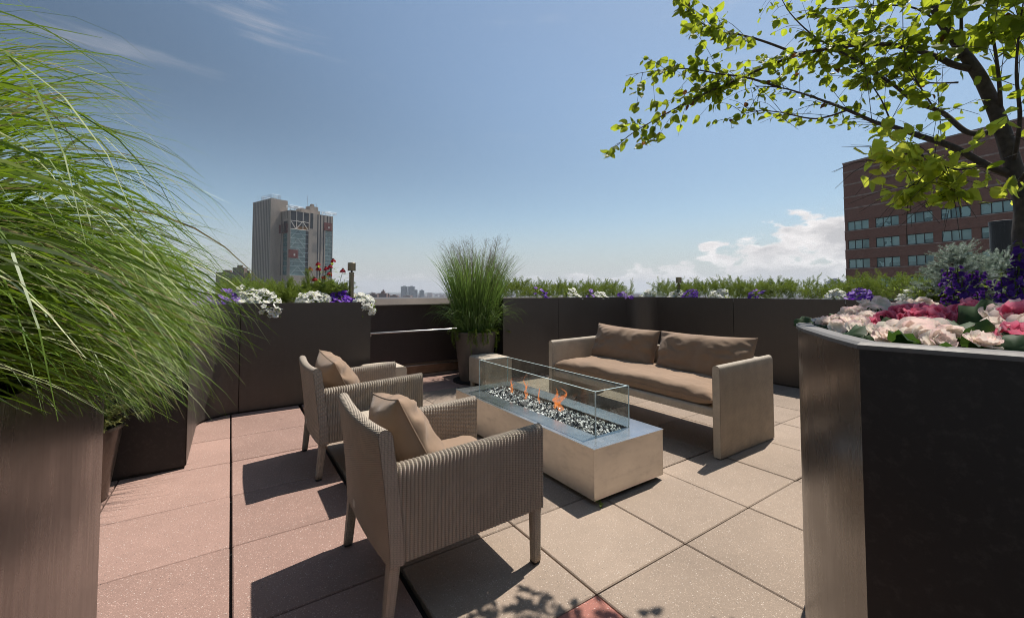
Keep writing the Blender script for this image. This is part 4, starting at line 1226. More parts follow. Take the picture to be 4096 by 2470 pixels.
# blue spruces
def spruce(px, Y, ztop, wid, label, seed):
    p = at_depth(px, 1163, Y); p.z = HR - .05
    t = empty("blue_spruce", p, 0, label, "spruce", "dwarf blue spruces in the far planter")
    rn = random.Random(seed); H = ztop - p.z; st = MB(); nd = MB()
    st.tube([(0, 0, 0), (0, 0, H*.95)], [.02, .004], 6)
    for k in range(150):
        s = rn.uniform(.08, 1); a = rn.uniform(0, 6.28); reach = wid*(1.05-s**1.6*.9)*rn.uniform(.55, 1.05)
        b0 = Vector((0, 0, H*s*.92)); e = b0 + Vector((math.sin(a)*reach, math.cos(a)*reach, rn.uniform(-.01, .07)))
        st.tube([b0, b0.lerp(e, .6) + Vector((0, 0, -.01)), e], [.005, .003, .002], 4, False)
        tips = [(b0.lerp(e, .55), e)]
        for q in range(4):
            c = b0.lerp(e, rn.uniform(.4, .85)); tips.append((c, c + (e-b0).normalized()*.09*rn.uniform(.6, 1.2) + Vector((rn.gauss(0, .045), rn.gauss(0, .045), rn.gauss(.02, .03)))))
        for c0, c1 in tips:
            ax = (c1-c0).normalized(); L = (c1-c0).length; nn = int(40 + L*420)
            for i in range(nn):
                r = rn.random(); c = c0.lerp(c1, r); v = Vector((rn.gauss(0, 1), rn.gauss(0, 1), rn.gauss(.25, 1))); v = (v - ax*v.dot(ax)).normalized()
                d = (v + ax*rn.uniform(.45, 1.0)).normalized()*rn.uniform(.018, .027); sd = ax.cross(v)*.0019
                nd.add([c-sd, c+sd, c+d], [(0, 1, 2)])
    st.build("branches", M['bark'], t); b = nd.build("needles", M['spruce'], t); b["kind"] = 'stuff'
spruce(3830, 4.3, 1.69, .40, "dwarf blue spruce with the pointed top, nearer the purple petunias", 61)
spruce(4010, 4.35, 1.60, .40, "broad dwarf blue spruce under the black flue pipe", 62)
# black flue pipe on a lower roof beyond
fl = empty("flue_pipe", at_depth(4022, 1163, 14) - Vector((0, 0, 5)), 0, "black flue pipe rising behind the broad blue spruce", "chimney pipe")
MB().lathe([(0, 0), (.31, 0), (.31, 7.20), (.325, 7.20), (.325, 7.35), (.29, 7.36), (.27, 7.2), (0, 7.2)], n=32).build("pipe_shell", M['black_metal'], fl)
MB().lathe([(.32, 2.0), (.34, 2.0), (.34, 2.08), (.32, 2.08)], n=32).build("pipe_collar", M['black_metal'], fl)

# begonias and violet spikes in the near right planter
def begonia_mesh(name, mat, seed, double=True):
    rn = random.Random(seed); m = MB(); uv = []
    rings = ((5, .036, .15), (5, .030, .55), (4, .021, .95), (3, .012, 1.3)) if double else ((4, .036, .2), (3, .024, .5))
    for ri, (n, r, lift) in enumerate(rings):
        for k in range(n):
            a = 2*math.pi*(k + .5*(ri % 2))/n + rn.uniform(-.2, .2); lf = lift + rn.uniform(-.15, .15); o = Vector((math.cos(a), math.sin(a), 0)); sd = Vector((-o.y, o.x, 0)); up = Vector((0, 0, 1)); W = r*rn.uniform(.62, .8)
            N = 6; P = []
            for i in range(N):
                s = i/(N-1); th = lf*s*1.15; c = o*r*s*math.cos(th*.75) + up*(r*s*math.sin(th) + .002*ri)
                wd = W*math.sin(math.pi*(.10+.80*s**.8))**.7
                for j in range(5):
                    q = (j-2)/2; P.append(c + sd*wd*q + up*(abs(q)**2)*r*.20*(1 if ri else .5) - o*(q*q)*r*.10*s + up*.0022*math.sin(q*7+k)*s); uv.append(((q+1)/2, s))
            m.grid(P, N, 5)
    m.uv = uv; return m.mesh(name, mat, True)
BW = [begonia_mesh("blush_begonia", M['beg_white'], s, s != 3) for s in (1, 2, 3)]; BP = [begonia_mesh("pink_begonia", M['beg_pink'], s) for s in (4, 5)]
def round_leaf(name):
    m = MB(); n = 18; vs = [(0, 0, 0)]; 
    for r_ in (.45, .8, 1.0):
        for k in range(n):
            a = 2*math.pi*k/n + .17; rr = r_*(.048 + .006*math.sin(a*7))*(1-.35*max(0, math.cos(a-math.pi))**8); vs.append((rr*math.cos(a), rr*math.sin(a)*.9, .006*r_*math.sin(a*6)*r_ - .014*r_**3))
    fs = [(0, 1+k, 1+(k+1) % n) for k in range(n)]
    for q in range(2):
        for k in range(n): fs.append((1+q*n+k, 1+q*n+n+k, 1+q*n+n+(k+1) % n, 1+q*n+(k+1) % n))
    m.add(vs, fs); return m.mesh(name, M['begonia_leaf'], True)
RL = round_leaf("begonia_leaf")
brn = random.Random(71)
def begonia(label, blooms, kind, leaves):
    """blooms: (px, py, Y, size) of each flower head"""
    c = at_depth(sum(b[0] for b in blooms)/len(blooms), 1340, sum(b[2] for b in blooms)/len(blooms)); c.z = HQ - .07
    t = empty("begonia", c, 0, label, "flowering plant", "begonias in the curved planter"); st = MB()
    for px, py, Y, s in blooms:
        p = at_depth(px, py, Y) - c; d = Vector((brn.gauss(-.25, .3), brn.gauss(-.75, .25), brn.gauss(.65, .25)))
        me = brn.choice(BW if kind == 'w' or (kind == 'm' and brn.random() < .65) else BP)
        inst(me, "blossom", t, p, frame_to(d, brn.uniform(0, 6)).to_euler(), s*1.15)
        st.tube(spline([Vector((p.x*.6, p.y*.6, 0)), p*.7 + Vector((0, 0, .0)), p - d.normalized()*.004], 4), .0028, 5, False)
    st.build("stems", M['stem'], t)
    for px, py, Y, s in leaves:
        p = at_depth(px, py, Y) - c; d = Vector((brn.gauss(-.2, .35), brn.gauss(-.7, .3), brn.gauss(.6, .3)))
        inst(RL, "leaf", t, p, frame_to(d, brn.uniform(0, 6)).to_euler(), s)
    for k in range(26):
        x, y = brn.gauss(0, .09), brn.gauss(.03, .07)
        inst(RL, "leaf", t, (x, y, brn.uniform(.03, .085)), (brn.gauss(0, .5), brn.gauss(0, .5), brn.uniform(0, 6)), brn.uniform(.6, 1.0))
begonia("blush white begonia nearest the rounded nose of the planter", [(3300, 1292, 1.55, .75), (3345, 1290, 1.5, .8), (3395, 1262, 1.58, .9), (3430, 1258, 1.58, .9), (3475, 1245, 1.62, .95), (3458, 1222, 1.7, .8), (3405, 1290, 1.42, 1.0), (3470, 1285, 1.48, 1.0), (3515, 1222, 1.7, 1.0), (3515, 1265, 1.6, 1.0), (3420, 1322, 1.3, .85), (3345, 1312, 1.4, .75), (3480, 1326, 1.27, .8), (3370, 1272, 1.62, .7), (3540, 1248, 1.72, .8), (3495, 1258, 1.56, .95), (3440, 1300, 1.4, .9)], 'w', [(3530, 1245, 1.7, 1), (3490, 1270, 1.55, .9), (3360, 1318, 1.4, .6), (3530, 1325, 1.3, .7)])
begonia("pink begonia in the middle of the curved planter", [(3490, 1298, 1.4, .7), (3545, 1285, 1.42, 1.0), (3600, 1262, 1.48, 1.0), (3640, 1250, 1.52, .9), (3665, 1275, 1.36, 1.2), (3700, 1285, 1.32, 1.2), (3745, 1270, 1.36, 1.15), (3730, 1302, 1.28, .8), (3690, 1250, 1.5, .9), (3780, 1280, 1.36, 1.0), (3620, 1295, 1.36, .9)], 'p', [(3600, 1310, 1.35, 1), (3790, 1310, 1.35, 1.1), (3640, 1310, 1.3, .9), (3580, 1300, 1.4, .9)])
begonia("white begonia in front, drooping over the planter rim", [(3560, 1325, 1.22, .85), (3520, 1345, 1.18, .9), (3600, 1330, 1.18, 1.0), (3660, 1340, 1.13, 1.25), (3715, 1330, 1.15, 1.2), (3555, 1352, 1.14, .9), (3770, 1345, 1.12, .9), (3690, 1355, 1.08, 1.0), (3800, 1355, 1.08, .95), (3750, 1372, 1.03, .9), (3630, 1358, 1.10, .8)], 'w', [(3720, 1350, 1.15, .8), (3600, 1350, 1.15, .7), (3820, 1330, 1.15, 1.1)])
begonia("white begonia at the back, against the long planter wall", [(3580, 1240, 1.75, .85), (3650, 1225, 1.78, .9), (3690, 1225, 1.76, 1.0), (3610, 1232, 1.76, .8), (3740, 1240, 1.72, .8), (3680, 1240, 1.72, .9)], 'w', [(3620, 1250, 1.72, .9)])
begonia("rose pink begonia among the violet flower spikes", [(3850, 1262, 1.35, 1.1), (3895, 1250, 1.35, 1.35), (3935, 1262, 1.36, 1.1), (3865, 1285, 1.3, .8), (3960, 1262, 1.4, .8)], 'p', [(3915, 1290, 1.22, 1.6), (3900, 1320, 1.18, 1.6), (3870, 1345, 1.12, 1.4), (3930, 1340, 1.12, 1.5), (3960, 1300, 1.2, 1.4)])
begonia("blush and pink begonia at the open end of the curved planter", [(3985, 1275, 1.2, 1.1), (4060, 1262, 1.22, 1.2), (4085, 1290, 1.1, 1.4), (4030, 1310, 1.1, 1.2), (3975, 1330, 1.1, 1.0), (4000, 1355, 1.02, .95), (4060, 1350, 1.0, 1.1), (4120, 1320, 1.05, 1.2), (3930, 1375, .98, .9), (4110, 1265, 1.2, 1.2), (4180, 1300, 1.05, 1.2), (4220, 1270, 1.2, 1.2), (4290, 1310, 1.1, 1.2)], 'm', [(3990, 1370, 1.0, 1.1), (4060, 1390, .95, 1.1), (4100, 1375, .97, 1.0), (3950, 1365, 1.02, 1.1)])

def violet_mesh():
    m = MB(); rn = random.Random(3)
    for k in range(5):
        a = 2*math.pi*k/5; o = Vector((math.cos(a), math.sin(a), 0)); sd = Vector((-o.y, o.x, 0)); P = []
        for i in range(4):
            s = i/3
            for j in (-1, 0, 1): P.append(o*.0145*s + sd*j*.0085*math.sin(math.pi*(.12+.75*s)) + Vector((0, 0, .004*s*s*(1 if k % 2 else -.6) + .002*abs(j))))
        m.grid(P, 4, 3)
    return m.mesh("violet_flower", M['violet_petal'], True)
VF = violet_mesh()
def angelonia(label, spikes, seed):
    rn = random.Random(seed); x0 = sum(s[0] for s in spikes)/len(spikes); Yc = sum(s[2] for s in spikes)/len(spikes)
    c = at_depth(x0, 1300, Yc); c.z = HQ - .07; t = empty("violet_spike_plant", c, 0, label, "flowering plant", "violet flower spikes in the curved planter"); st = MB(); lf = MB()
    for px, py, Y in spikes:
        top = at_depth(px, py, Y) - c; root = Vector((top.x*.75, top.y*.9, 0)); pts = spline([root, root.lerp(top, .5) + Vector((rn.gauss(0, .01), rn.gauss(0, .01), 0)), top], 8); st.tube(pts, [.003]*9+[.0022]*(len(pts)-9), 5, False)
        H = top.z; nf = int(7 + H*34)
        for k in range(nf):
            s = 1 - .68*(k/nf) - rn.uniform(0, .05); i0 = min(len(pts)-2, int(s*(len(pts)-1))); p = pts[i0].lerp(pts[i0+1], s*(len(pts)-1)-i0); a = k*2.4 + rn.uniform(-.3, .3)
            d = Vector((math.cos(a), math.sin(a), .25)); q = p + d*.015; sc = rn.uniform(.8, 1.15)*(1 if s < .9 else .65)
            inst(VF, "blossom", t, q, frame_to(d + Vector((0, 0, .25)), rn.uniform(0, 6)).to_euler(), sc)
        for k in range(int(20 + 40*H)):
            s = rn.random()**1.2; i0 = min(len(pts)-2, int(s*(len(pts)-1))); p = pts[i0]; a = rn.uniform(0, 6.28)
            leaf_mesh(lf, p, Vector((math.cos(a), math.sin(a), rn.uniform(-.1, .8))), Vector((0, 0, 1)), rn.uniform(.035, .062)*(1.1-.5*s), .012, .2, .3)
    st.build("stems", M['stem'], t); b = lf.build("leaves", M['foliage'], t); b["kind"] = 'stuff'
angelonia("shorter cluster of deep violet flower spikes in front of the blue spruce", [(3790, 1075, 1.75), (3830, 1070, 1.72), (3805, 1130, 1.66), (3850, 1110, 1.7), (3890, 1085, 1.75), (3925, 1090, 1.72), (3940, 1130, 1.68), (3870, 1150, 1.6), (3770, 1225, 1.6), (3910, 1170, 1.62), (3680, 1240, 1.68)], 81)
angelonia("taller cluster of deep violet flower spikes at the open end of the curved planter", [(4005, 1115, 1.6), (4030, 1160, 1.5), (4075, 1000, 1.6), (4085, 960, 1.58), (4060, 1110, 1.5), (4120, 1000, 1.55), (4180, 1060, 1.5), (4090, 1150, 1.42), (4000, 1190, 1.5), (4060, 1065, 1.62)], 82)

# ------------------------------------------------------------------ birch tree in the near right planter
def birch():
    rn = random.Random(97)
    t = empty("birch_tree", (2.36, 1.55, HQ-.08), 0, "young birch tree reaching over the terrace with backlit green leaves", "tree"); org = t.location
    def A(x, y, Y):
        Y += .25*max(0.0, min(1.0, (2100-x)/900)) - .08*max(0.0, min(1.0, (400-x)/400))
        return at_depth(2400 + x/1.4528, y/1.4528, Y) - org
    lx = (2380, 2440, 2650, 2900, 3060, 3200, 3330, 3420, 3560, 3660, 3800, 3950, 4200); ly = (625, 640, 560, 520, 500, 520, 600, 520, 560, 590, 700, 760, 860)
    ux = (2380, 2480, 2520, 2620, 2690, 2720); uy = (560, 470, 180, 190, 60, -400)
    def in_outline(q):
        c = to_px(q)
        if c is None or c[0] > 4190 or c[1] < -30: return True
        if c[0] < 2405: return False
        x, y = c
        for k in range(12):
            if lx[k] <= x <= lx[k+1]:
                if y > ly[k] + (ly[k+1]-ly[k])*(x-lx[k])/(lx[k+1]-lx[k]): return False
        for k in range(5):
            if ux[k] <= x <= ux[k+1]:
                if y < uy[k] + (uy[k+1]-uy[k])*(x-ux[k])/(ux[k+1]-ux[k]): return False
        return True
    wood = []
    trunk = spline([(0, 0, 0), A(2520, 1560, 1.66), A(2465, 1180, 1.72), A(2400, 960, 1.76), A(2320, 700, 1.8), A(2220, 470, 1.84), A(2130, 330, 1.88), A(2030, 190, 1.92), A(1950, 60, 1.95), A(1890, -140, 1.98), A(1830, -420, 2.0), A(1800, -700, 2.0)], 6)
    MB().tube(trunk, [.034 - .023*(i/(len(trunk)-1))**1.1 for i in range(len(trunk))], 10).build("trunk", M['bark'], t, smooth=True)
    limbs = [  # (points, base radius)
        ([(2380, 1010, 1.76), (2250, 960, 1.78), (2040, 850, 1.82), (1860, 790, 1.86), (1700, 735, 1.9), (1600, 710, 1.93), (1440, 640, 1.98), (1310, 590, 2.02), (1180, 545, 2.06), (1050, 510, 2.1), (900, 500, 2.14)], .0165),
        ([(2300, 760, 1.8), (2140, 770, 1.83), (1990, 655, 1.88), (1830, 590, 1.92), (1700, 490, 1.97), (1540, 380, 2.02), (1380, 290, 2.06), (1230, 200, 2.1), (1100, 70, 2.14), (1030, -60, 2.18)], .0125),
        ([(2150, 400, 1.86), (2050, 375, 1.88), (1930, 320, 1.92), (1700, 262, 1.98), (1500, 262, 2.02), (1340, 280, 2.06), (1150, 320, 2.1), (960, 390, 2.14), (780, 470, 2.18), (640, 530, 2.2), (480, 610, 2.23), (330, 690, 2.26), (180, 780, 2.28), (60, 880, 2.3)], .0145),
        ([(1150, 315, 2.1), (950, 240, 2.14), (800, 200, 2.18), (680, 185, 2.2), (560, 110, 2.23), (500, 40, 2.25), (450, -40, 2.27)], .0075),
        ([(1050, 510, 2.1), (850, 450, 2.16), (700, 430, 2.2), (500, 400, 2.24), (300, 415, 2.27), (150, 440, 2.3)], .007),
        ([(1440, 640, 1.98), (1250, 690, 2.02), (1030, 650, 2.08), (880, 650, 2.12), (740, 690, 2.16)], .0055),
        ([(2250, 960, 1.78), (2080, 985, 1.76), (1960, 960, 1.74), (1880, 1020, 1.72), (1830, 1090, 1.7), (1790, 1150, 1.69)], .005),
        ([(1960, 960, 1.74), (1860, 900, 1.74), (1740, 900, 1.75), (1590, 935, 1.76)], .0035),
        ([(1990, 990, 1.74), (2055, 1055, 1.72), (2062, 1130, 1.71)], .003),
        ([(2090, 340, 1.88), (2100, 150, 1.86), (2090, -40, 1.84), (2080, -250, 1.84)], .009),
        ([(2330, 680, 1.8), (2320, 470, 1.76), (2290, 250, 1.72), (2260, 100, 1.7), (2270, -200, 1.68)], .009),
        ([(2400, 960, 1.76), (2440, 700, 1.66), (2420, 420, 1.6), (2440, 150, 1.56), (2480, -100, 1.54)], .009),
        ([(1700, 735, 1.9), (1640, 590, 1.93), (1540, 400, 1.97), (1570, 150, 2.0), (1600, -40, 2.0)], .004),
        ([(1950, 640, 1.88), (1870, 520, 1.84), (1780, 350, 1.82), (1760, 180, 1.8)], .004),
        ([(2080, 480, 1.86), (1900, 480, 1.92), (1700, 440, 1.98), (1480, 430, 2.02)], .0045),
        ([(2440, 1050, 1.7), (2560, 900, 1.6), (2700, 700, 1.55), (2900, 500, 1.5)], .009),
        ([(2000, 150, 1.93), (1800, 40, 2.0), (1500, 40, 2.08), (1250, 60, 2.12)], .006),
        ([(1880, -160, 1.98), (1600, -260, 2.05), (1200, -260, 2.1), (800, -200, 2.15)], .008),
    ]
    twigs = MB(); spots = []
    for li, (P, r) in enumerate(limbs):
        pts = spline([A(*p) for p in P], 7); n = len(pts)
        rr = [max(.0012, r*(1-.88*i/(n-1))) for i in range(n)]
        MB().tube(pts, rr, 7).build("limb", M['bark'], t, smooth=True)
        thin = r < .006
        for i in range(2 if thin else 6, n):
            s = i/(n-1)
            if rn.random() < (.74 if s > .25 else .32):
                dirn = (pts[i]-pts[i-1]).normalized()
                d = (dirn*rn.uniform(.3, 1) + Vector((rn.gauss(0, .55), rn.gauss(0, .5), rn.gauss(-.05, .5)))).normalized(); L = rn.uniform(.10, .34)*(1.15-.5*s)
                e = [pts[i], pts[i] + d*L*.5 + Vector((0, 0, .008)), pts[i] + d*L - Vector((0, 0, .015))]
                tw = spline(e, 4)
                if li not in (6, 7, 8) and not in_outline(tw[-1] + org): continue
                twigs.tube(tw, [.0016 - .0001*k for k in range(len(tw))], 4, False)
                spots += [(q, d, li) for q in tw[3::2]] + [(tw[-1], d, li)]
            if rn.random() < (.75 if thin or s > .55 else .18): spots.append((pts[i], (pts[i]-pts[i-1]).normalized(), li))
        spots += [(pts[-1], (pts[-1]-pts[-2]).normalized(), li)]*2
    tb = twigs.build("twigs", M['bark'], t); tb["kind"] = 'stuff'
    lm = []
    for sd in range(3):
        r2 = random.Random(sd); m = MB(); L, W = 1.0, .74
        # ovate, toothed outline folded along the midrib, hanging along +Z
        n = 11; out = []
        for i in range(n+1):
            s = i/n; w = W/2*math.sin(math.pi*min(1, (s*.93+.05))**.72)**.9*(1 if s < .98 else 0); w *= (1.0 + (.09 if i % 2 else -.07)) if 0 < i < n else .0 if i == n else .25
            out.append((w, s))
        vs = []
        for w, s in out:
            dz = (-.10, -.30, .16)[sd]*s*s + .025*math.sin(s*9+sd); vs += [(-w, (.22, .45, .1)[sd]*w + dz, s), (0, dz, s), (w, (.22, .3, .5)[sd]*w + dz, s)]
        fs = []
        for i in range(n): a = 3*i; fs += [(a, a+1, a+4, a+3), (a+1, a+2, a+5, a+4)]
        m.add(vs, fs); lm.append(m)
    lmesh = {k: [m.mesh("birch_leaf", M[k]) for m in lm] for k in ('birch_leaf', 'birch_leaf_lit', 'dead_leaf')}
    leaves = []
    for p, d, li in spots:
        for k in range(rn.choice((1, 2, 3)) if li in (2, 3, 4, 9, 10, 11, 16, 17) else rn.choice((1, 1, 2))):
            dd = (d*.5 + Vector((rn.gauss(0, .6), rn.gauss(0, .6), rn.gauss(-.45, .45)))).normalized(); sz = rn.uniform(.028, .066)*(1.1 if li in (6, 7, 8, 10, 11, 15) else 1)
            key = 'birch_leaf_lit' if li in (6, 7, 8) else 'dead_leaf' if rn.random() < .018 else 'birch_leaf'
            if key == 'dead_leaf': sz = min(sz, .042)
            q = p + dd*.012
            cq = to_px(q + dd*sz + org)
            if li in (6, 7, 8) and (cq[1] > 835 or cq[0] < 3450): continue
            if li not in (6, 7, 8) and not in_outline(q + dd*sz*.8 + org): continue
            if li in (0, 1, 5, 14) and rn.random() < .5: continue
            if li in (11, 15) and rn.random() < .4: continue
            if li in (0, 1, 5): sz *= .78
            leaves.append((q, dd, sz, key, rn.uniform(0, 6.28), rn.randrange(3)))
    def seen(l):
        c = to_px(l[0] + org)
        if c is None or not (-60 < c[0] < 4150 and -60 < c[1] < 2500): return -1
        return l[2]/(l[0]+org).y
    leaves.sort(key=lambda l: -seen(l))
    mass = {}
    for i, (p, d, sz, key, tw, vi) in enumerate(leaves):
        q = frame_to(d, tw)
        if i < 300: inst(lmesh[key][vi], "leaf", t, p, q.to_euler(), sz)
        else:
            m = mass.setdefault(key, MB()); m.add([(q @ (Vector(v)*sz)) + p for v in lm[vi].v], lm[vi].f)
    for key, m in mass.items():
        b = m.build("crown", M[key], t); b["kind"] = 'stuff'
birch()

# ------------------------------------------------------------------ city beyond the terrace
GZ = -60.0
RC = 11000
m = MB(); n = 64; m.add([(0, 0, GZ)] + [(RC*math.cos(2*math.pi*k/n), RC*math.sin(2*math.pi*k/n), GZ) for k in range(n)], [(0, 1+k, 1+(k+1) % n) for k in range(n)])
tag(m.build("city_ground", M['city']), kind='structure')
def hills():
    m = MB(); P = []; n = 160
    for i in range(n+1):
        a = R(-75 + 150*i/n)
        h = 34 + 26*mnoise.noise(Vector((i*.11, 0, 2))) + 10*mnoise.noise(Vector((i*.5, 3, 2)))
        for j, (d, k) in enumerate(((8300, 0), (8700, .75), (9200, 1.0), (9900, .7), (10500, 0))):
            P.append((math.sin(a)*d, math.cos(a)*d, GZ - 1 + h*k))
    m.grid(P, n+1, 5); tag(m.build("hills", M['hill'], smooth=True), kind='structure')
hills()

def brick_block():
    f = Vector((.3697, -.929)); t = empty("office_building", (65.9, 82.0, 0), math.atan2(f.y, f.x), "dark red brick office building with rows of green tinted windows and pale bands", "building")
    Ln, dp, top = 37.5, 24, 26.35
    def bx(name, mat, *a, parent=t):
        o = MB().box(*a).build(name, mat, parent); 
        if mat in (M['brick'],): box_uv(o.data)
        return o
    cols = [.47 + 4.62*k for k in range(8)]; ww, wh = 3.55, 1.82; rows = [13.04 - 3.7*k for k in range(6)]
    bx("wall", M['brick'], 0, Ln, 0, dp, rows[0]+wh, top)
    bx("core_wall", M['brick'], .0, Ln, .55, dp, GZ, rows[0]+wh-.01)
    bx("roof_coping", M['band'], -.08, Ln+.08, -.08, dp+.08, top+.002, top+.28)
    for z in (24.5, 22.0, 19.5, 17.25):
        o = bx("stone_band", M['band'], -.05, Ln, -.05, .2, z, z+.26)
    for k, zb in enumerate(rows):
        zt = rows[k+1]+wh if k+1 < len(rows) else GZ
        bx("spandrel", M['brick'], 0, Ln, -.06, .549, zt, zb-.17)
        bx("sill_band", M['band'], -.03, Ln, -.10, .548, zb-.168, zb-.01)
        xs = [0] + [c for x in cols for c in (x, x+ww)] + [Ln]
        for q in range(0, len(xs), 2):
            if xs[q+1]-xs[q] > .05: bx("pier", M['brick'], xs[q], xs[q+1], .10, .547, zb-.008, zb+wh-.002)
        for ci, x in enumerate(cols):
            fr = MB(); y0, y1 = .20, .30
            fr.box(x, x+ww, y0, y1, zb, zb+.10); fr.box(x, x+ww, y0, y1, zb+wh-.13, zb+wh-.003); ps = ww/3
            for i in range(4):
                c = x + ps*i; fr.box(max(x, c-.055), min(x+ww, c+.055), y0+.002, y1-.002, zb+.101, zb+wh-.131)
            w = fr.build("window", M['frame'], t)
            for i in range(3):
                MB().box(x+ps*i+.056, x+ps*(i+1)-.056, y0+.06, y0+.07, zb+.102, zb+wh-.132).build("pane", M['pane'], w)
                rb = random.Random(k*31+ci*7+i).random()
                if rb < .38:
                    hh = (.95 if rb < .12 else .25 + rb)*(wh-.24); MB().box(x+ps*i+.06, x+ps*(i+1)-.06, y0+.045, y0+.055, zb+wh-.134-hh, zb+wh-.134).build("blind", M['blind'], w)
    for xj in (9.5, 18.8, 28.1): bx("joint", M['frame'], xj, xj+.03, -.002, .01, rows[0]+wh, top)
brick_block()

def tower():
    ang = math.atan2(13.8, 9.4); cx, cy = -244.9, 420.0
    t = empty("concrete_tower", (cx, cy, 0), ang, "tall ribbed concrete tower with a lower wing of teal glass under renovation", "building")
    ca, sa = math.cos(ang), math.sin(ang)
    def bx(name, mat, *a): return MB().box(*a).build(name, mat, t)
    zt = 95.7
    bx("main_slab", M['concrete'], .9, 16.7, 0, 39, GZ, zt-.02)
    nS = 11; pitch = 39/ (nS+.6)
    y = 0
    edges = [1.9 + pitch*k for k in range(nS)]
    prev = 0
    for e in edges:
        bx("rib", M['concrete'], 0, .898, prev, e, GZ, zt); bx("window_slot", M['slot'], .10, .897, e+.01, e+1.38, GZ, zt-.4); prev = e+1.39
    bx("rib", M['concrete'], 0, .898, prev, 39, GZ, zt)
    # wing
    x0, yf, zw = 9.7, -19.5, 83.1
    def tx(px, yy=yf):     # local x on the front face of the wing seen at the photo column px
        k = (px-2048)/1664.3; wx0 = cx - yy*sa; wy0 = cy + yy*ca
        return (k*wy0 - wx0)/(ca - k*sa)
    def tyl(px):           # local y on the wing's left face (x = x0)
        k = (px-2048)/1664.3; wx0 = cx + x0*ca; wy0 = cy + x0*sa
        return (k*wy0 - wx0)/(-sa - k*ca)
    def zf(py, x): return H_EYE + (1163-py)/1664.3*(cy + x*sa + yf*ca)
    xe = tx(1328)
    g0, g1, g2 = tx(1158), tx(1220), tx(1231)
    r0, r1 = tx(1298), tx(1326)
    bx("wing_core", M['concrete'], x0+1.0, xe, yf+1.0, 0, GZ, zw)
    zlt = zf(912, g0); zl0 = zf(839, g0); zl1 = zf(879, g0); zlb = zf(1100, g0)
    # front piers and slots
    cut = [(x0, g0, None), (g2, tx(1265), None), (tx(1269.7), tx(1275.6), None), (tx(1280), tx(1289), None), (tx(1293.4), r0, None), (r1, xe, None)]
    for a, b, _ in cut: bx("rib", M['concrete'], a, b, yf, yf+.99, GZ, zw)
    for a, b in ((1265, 1269.7), (1275.6, 1280), (1289, 1293.4)): bx("window_slot", M['slot'], tx(a)+.01, tx(b)-.01, yf+.08, yf+.98, GZ, zw-.5)
    bx("louvre_slot", M['slot'], tx(1236.5), tx(1248.4), yf-.06, yf-.01, zf(913, tx(1240)), zf(850, tx(1240)))
    for a, b in ((1158.7, 1181), (1183.5, 1207), (1209.5, 1231)): bx("louvre_panel", M['slot'], tx(a), tx(b), yf+.3, yf+.9, zl1, zl0)
    bx("spandrel", M['concrete'], g0+.01, g2-.01, yf+.05, yf+.95, zl0+.01, zw)
    bx("open_floor", M['slot'], g0+.01, g2-.01, yf+.7, yf+.95, zlt, zl1-.02)
    bx("plywood_sheet", M['ply'], tx(1184), g2-.2, yf+.55, yf+.68, zlt, zlt+3.6)
    bm = MB()
    def bar(x1, z1, x2, z2, y=yf+.3, r=.32): bm.tube([(x1, y, z1), (x2, y, z2)], r, 6)
    bar(g0, zl1, tx(1180), zlt); bar(tx(1180), zlt, tx(1206), zl1); bar(tx(1208), zl1, tx(1230), zlt); bar(g0, zlt, g2, zlt); bar(g0, zl1, g2, zl1)
    for px in (1182, 1208): bar(tx(px), zlt, tx(px), zl0)
    bm.build("steel_brace", M['steelbeam'], t)
    # glazed bay, floor by floor
    nf = 10; fl = MB(); br = MB()
    for k in range(nf):
        za, zb_ = zlb + (zlt-zlb)*k/nf, zlb + (zlt-zlb)*(k+1)/nf
        xs = [g0+.02 + (g1-g0)*q/3 for q in range(4)]
        for q in range(3): bx("pane", M['tower_pane'], xs[q]+.05, xs[q+1]-.05, yf+.5, yf+.6, za+.35, zb_-.02)
        bx("dark_pane", M['slot'], g1+.05, g2-.05, yf+.5, yf+.6, za+.35, zb_-.02)
        fl.box(g0+.02, g2-.02, yf+.35, yf+.75, za, za+.34)
        if k % 2 == 0 and k < nf-1:
            zc = za + 2*(zb_-za); xm = (g0+g1)/2
            for p in ((g0+.3, za, xm, zc), (xm, zc, g1-.3, za)): br.tube([(p[0], yf+.42, p[1]), (p[2], yf+.42, p[3])], .14, 4)
    fl.build("floor_band", M['mullion'], t); br.build("glass_brace", M['mullion'], t)
    zr1, zr0 = zf(920, r0), zf(1110, r0)
    fl = MB()
    for k in range(13):
        za, zb_ = zr0 + (zr1-zr0)*k/13, zr0 + (zr1-zr0)*(k+1)/13; xm = (r0+r1)/2
        for a, b in ((r0, xm), (xm, r1)): bx("pane", M['tower_pane'], a+.08, b-.08, yf+.4, yf+.5, za+.3, zb_-.02)
        fl.box(r0+.02, r1-.02, yf+.25, yf+.7, za, za+.28)
    fl.build("floor_band", M['mullion'], t)
    bx("wall_panel", M['concrete'], r0+.01, r1-.01, yf+.02, yf+.9, zr1+.3, zw)
    bx("wall_panel", M['concrete'], g0+.01, g2-.01, yf+.02, yf+.9, GZ, zlb-.05); bx("wall_panel", M['concrete'], r0+.01, r1-.01, yf+.03, yf+.9, GZ, zr0-.05)
    for a in (1303, 1314): bx("window_slot", M['slot'], tx(a), tx(a)+1.3, yf-.03, yf+.01, zr1+2, zw-.6)
    # left face of the wing
    ly = sorted(tyl(p) for p in (1127.6, 1145.4))
    bx("rib", M['concrete'], x0, x0+.99, yf+.995, ly[0], GZ, zw); bx("rib", M['concrete'], x0, x0+.99, ly[1], 0, GZ, zw)
    def zl(py): return H_EYE + (1163-py)/1664.3*(cy + x0*sa + ly[0]*ca)
    bx("wall_panel", M['concrete'], x0+.01, x0+.98, ly[0]+.01, ly[1]-.01, zl(880), zw)
    nf = 9
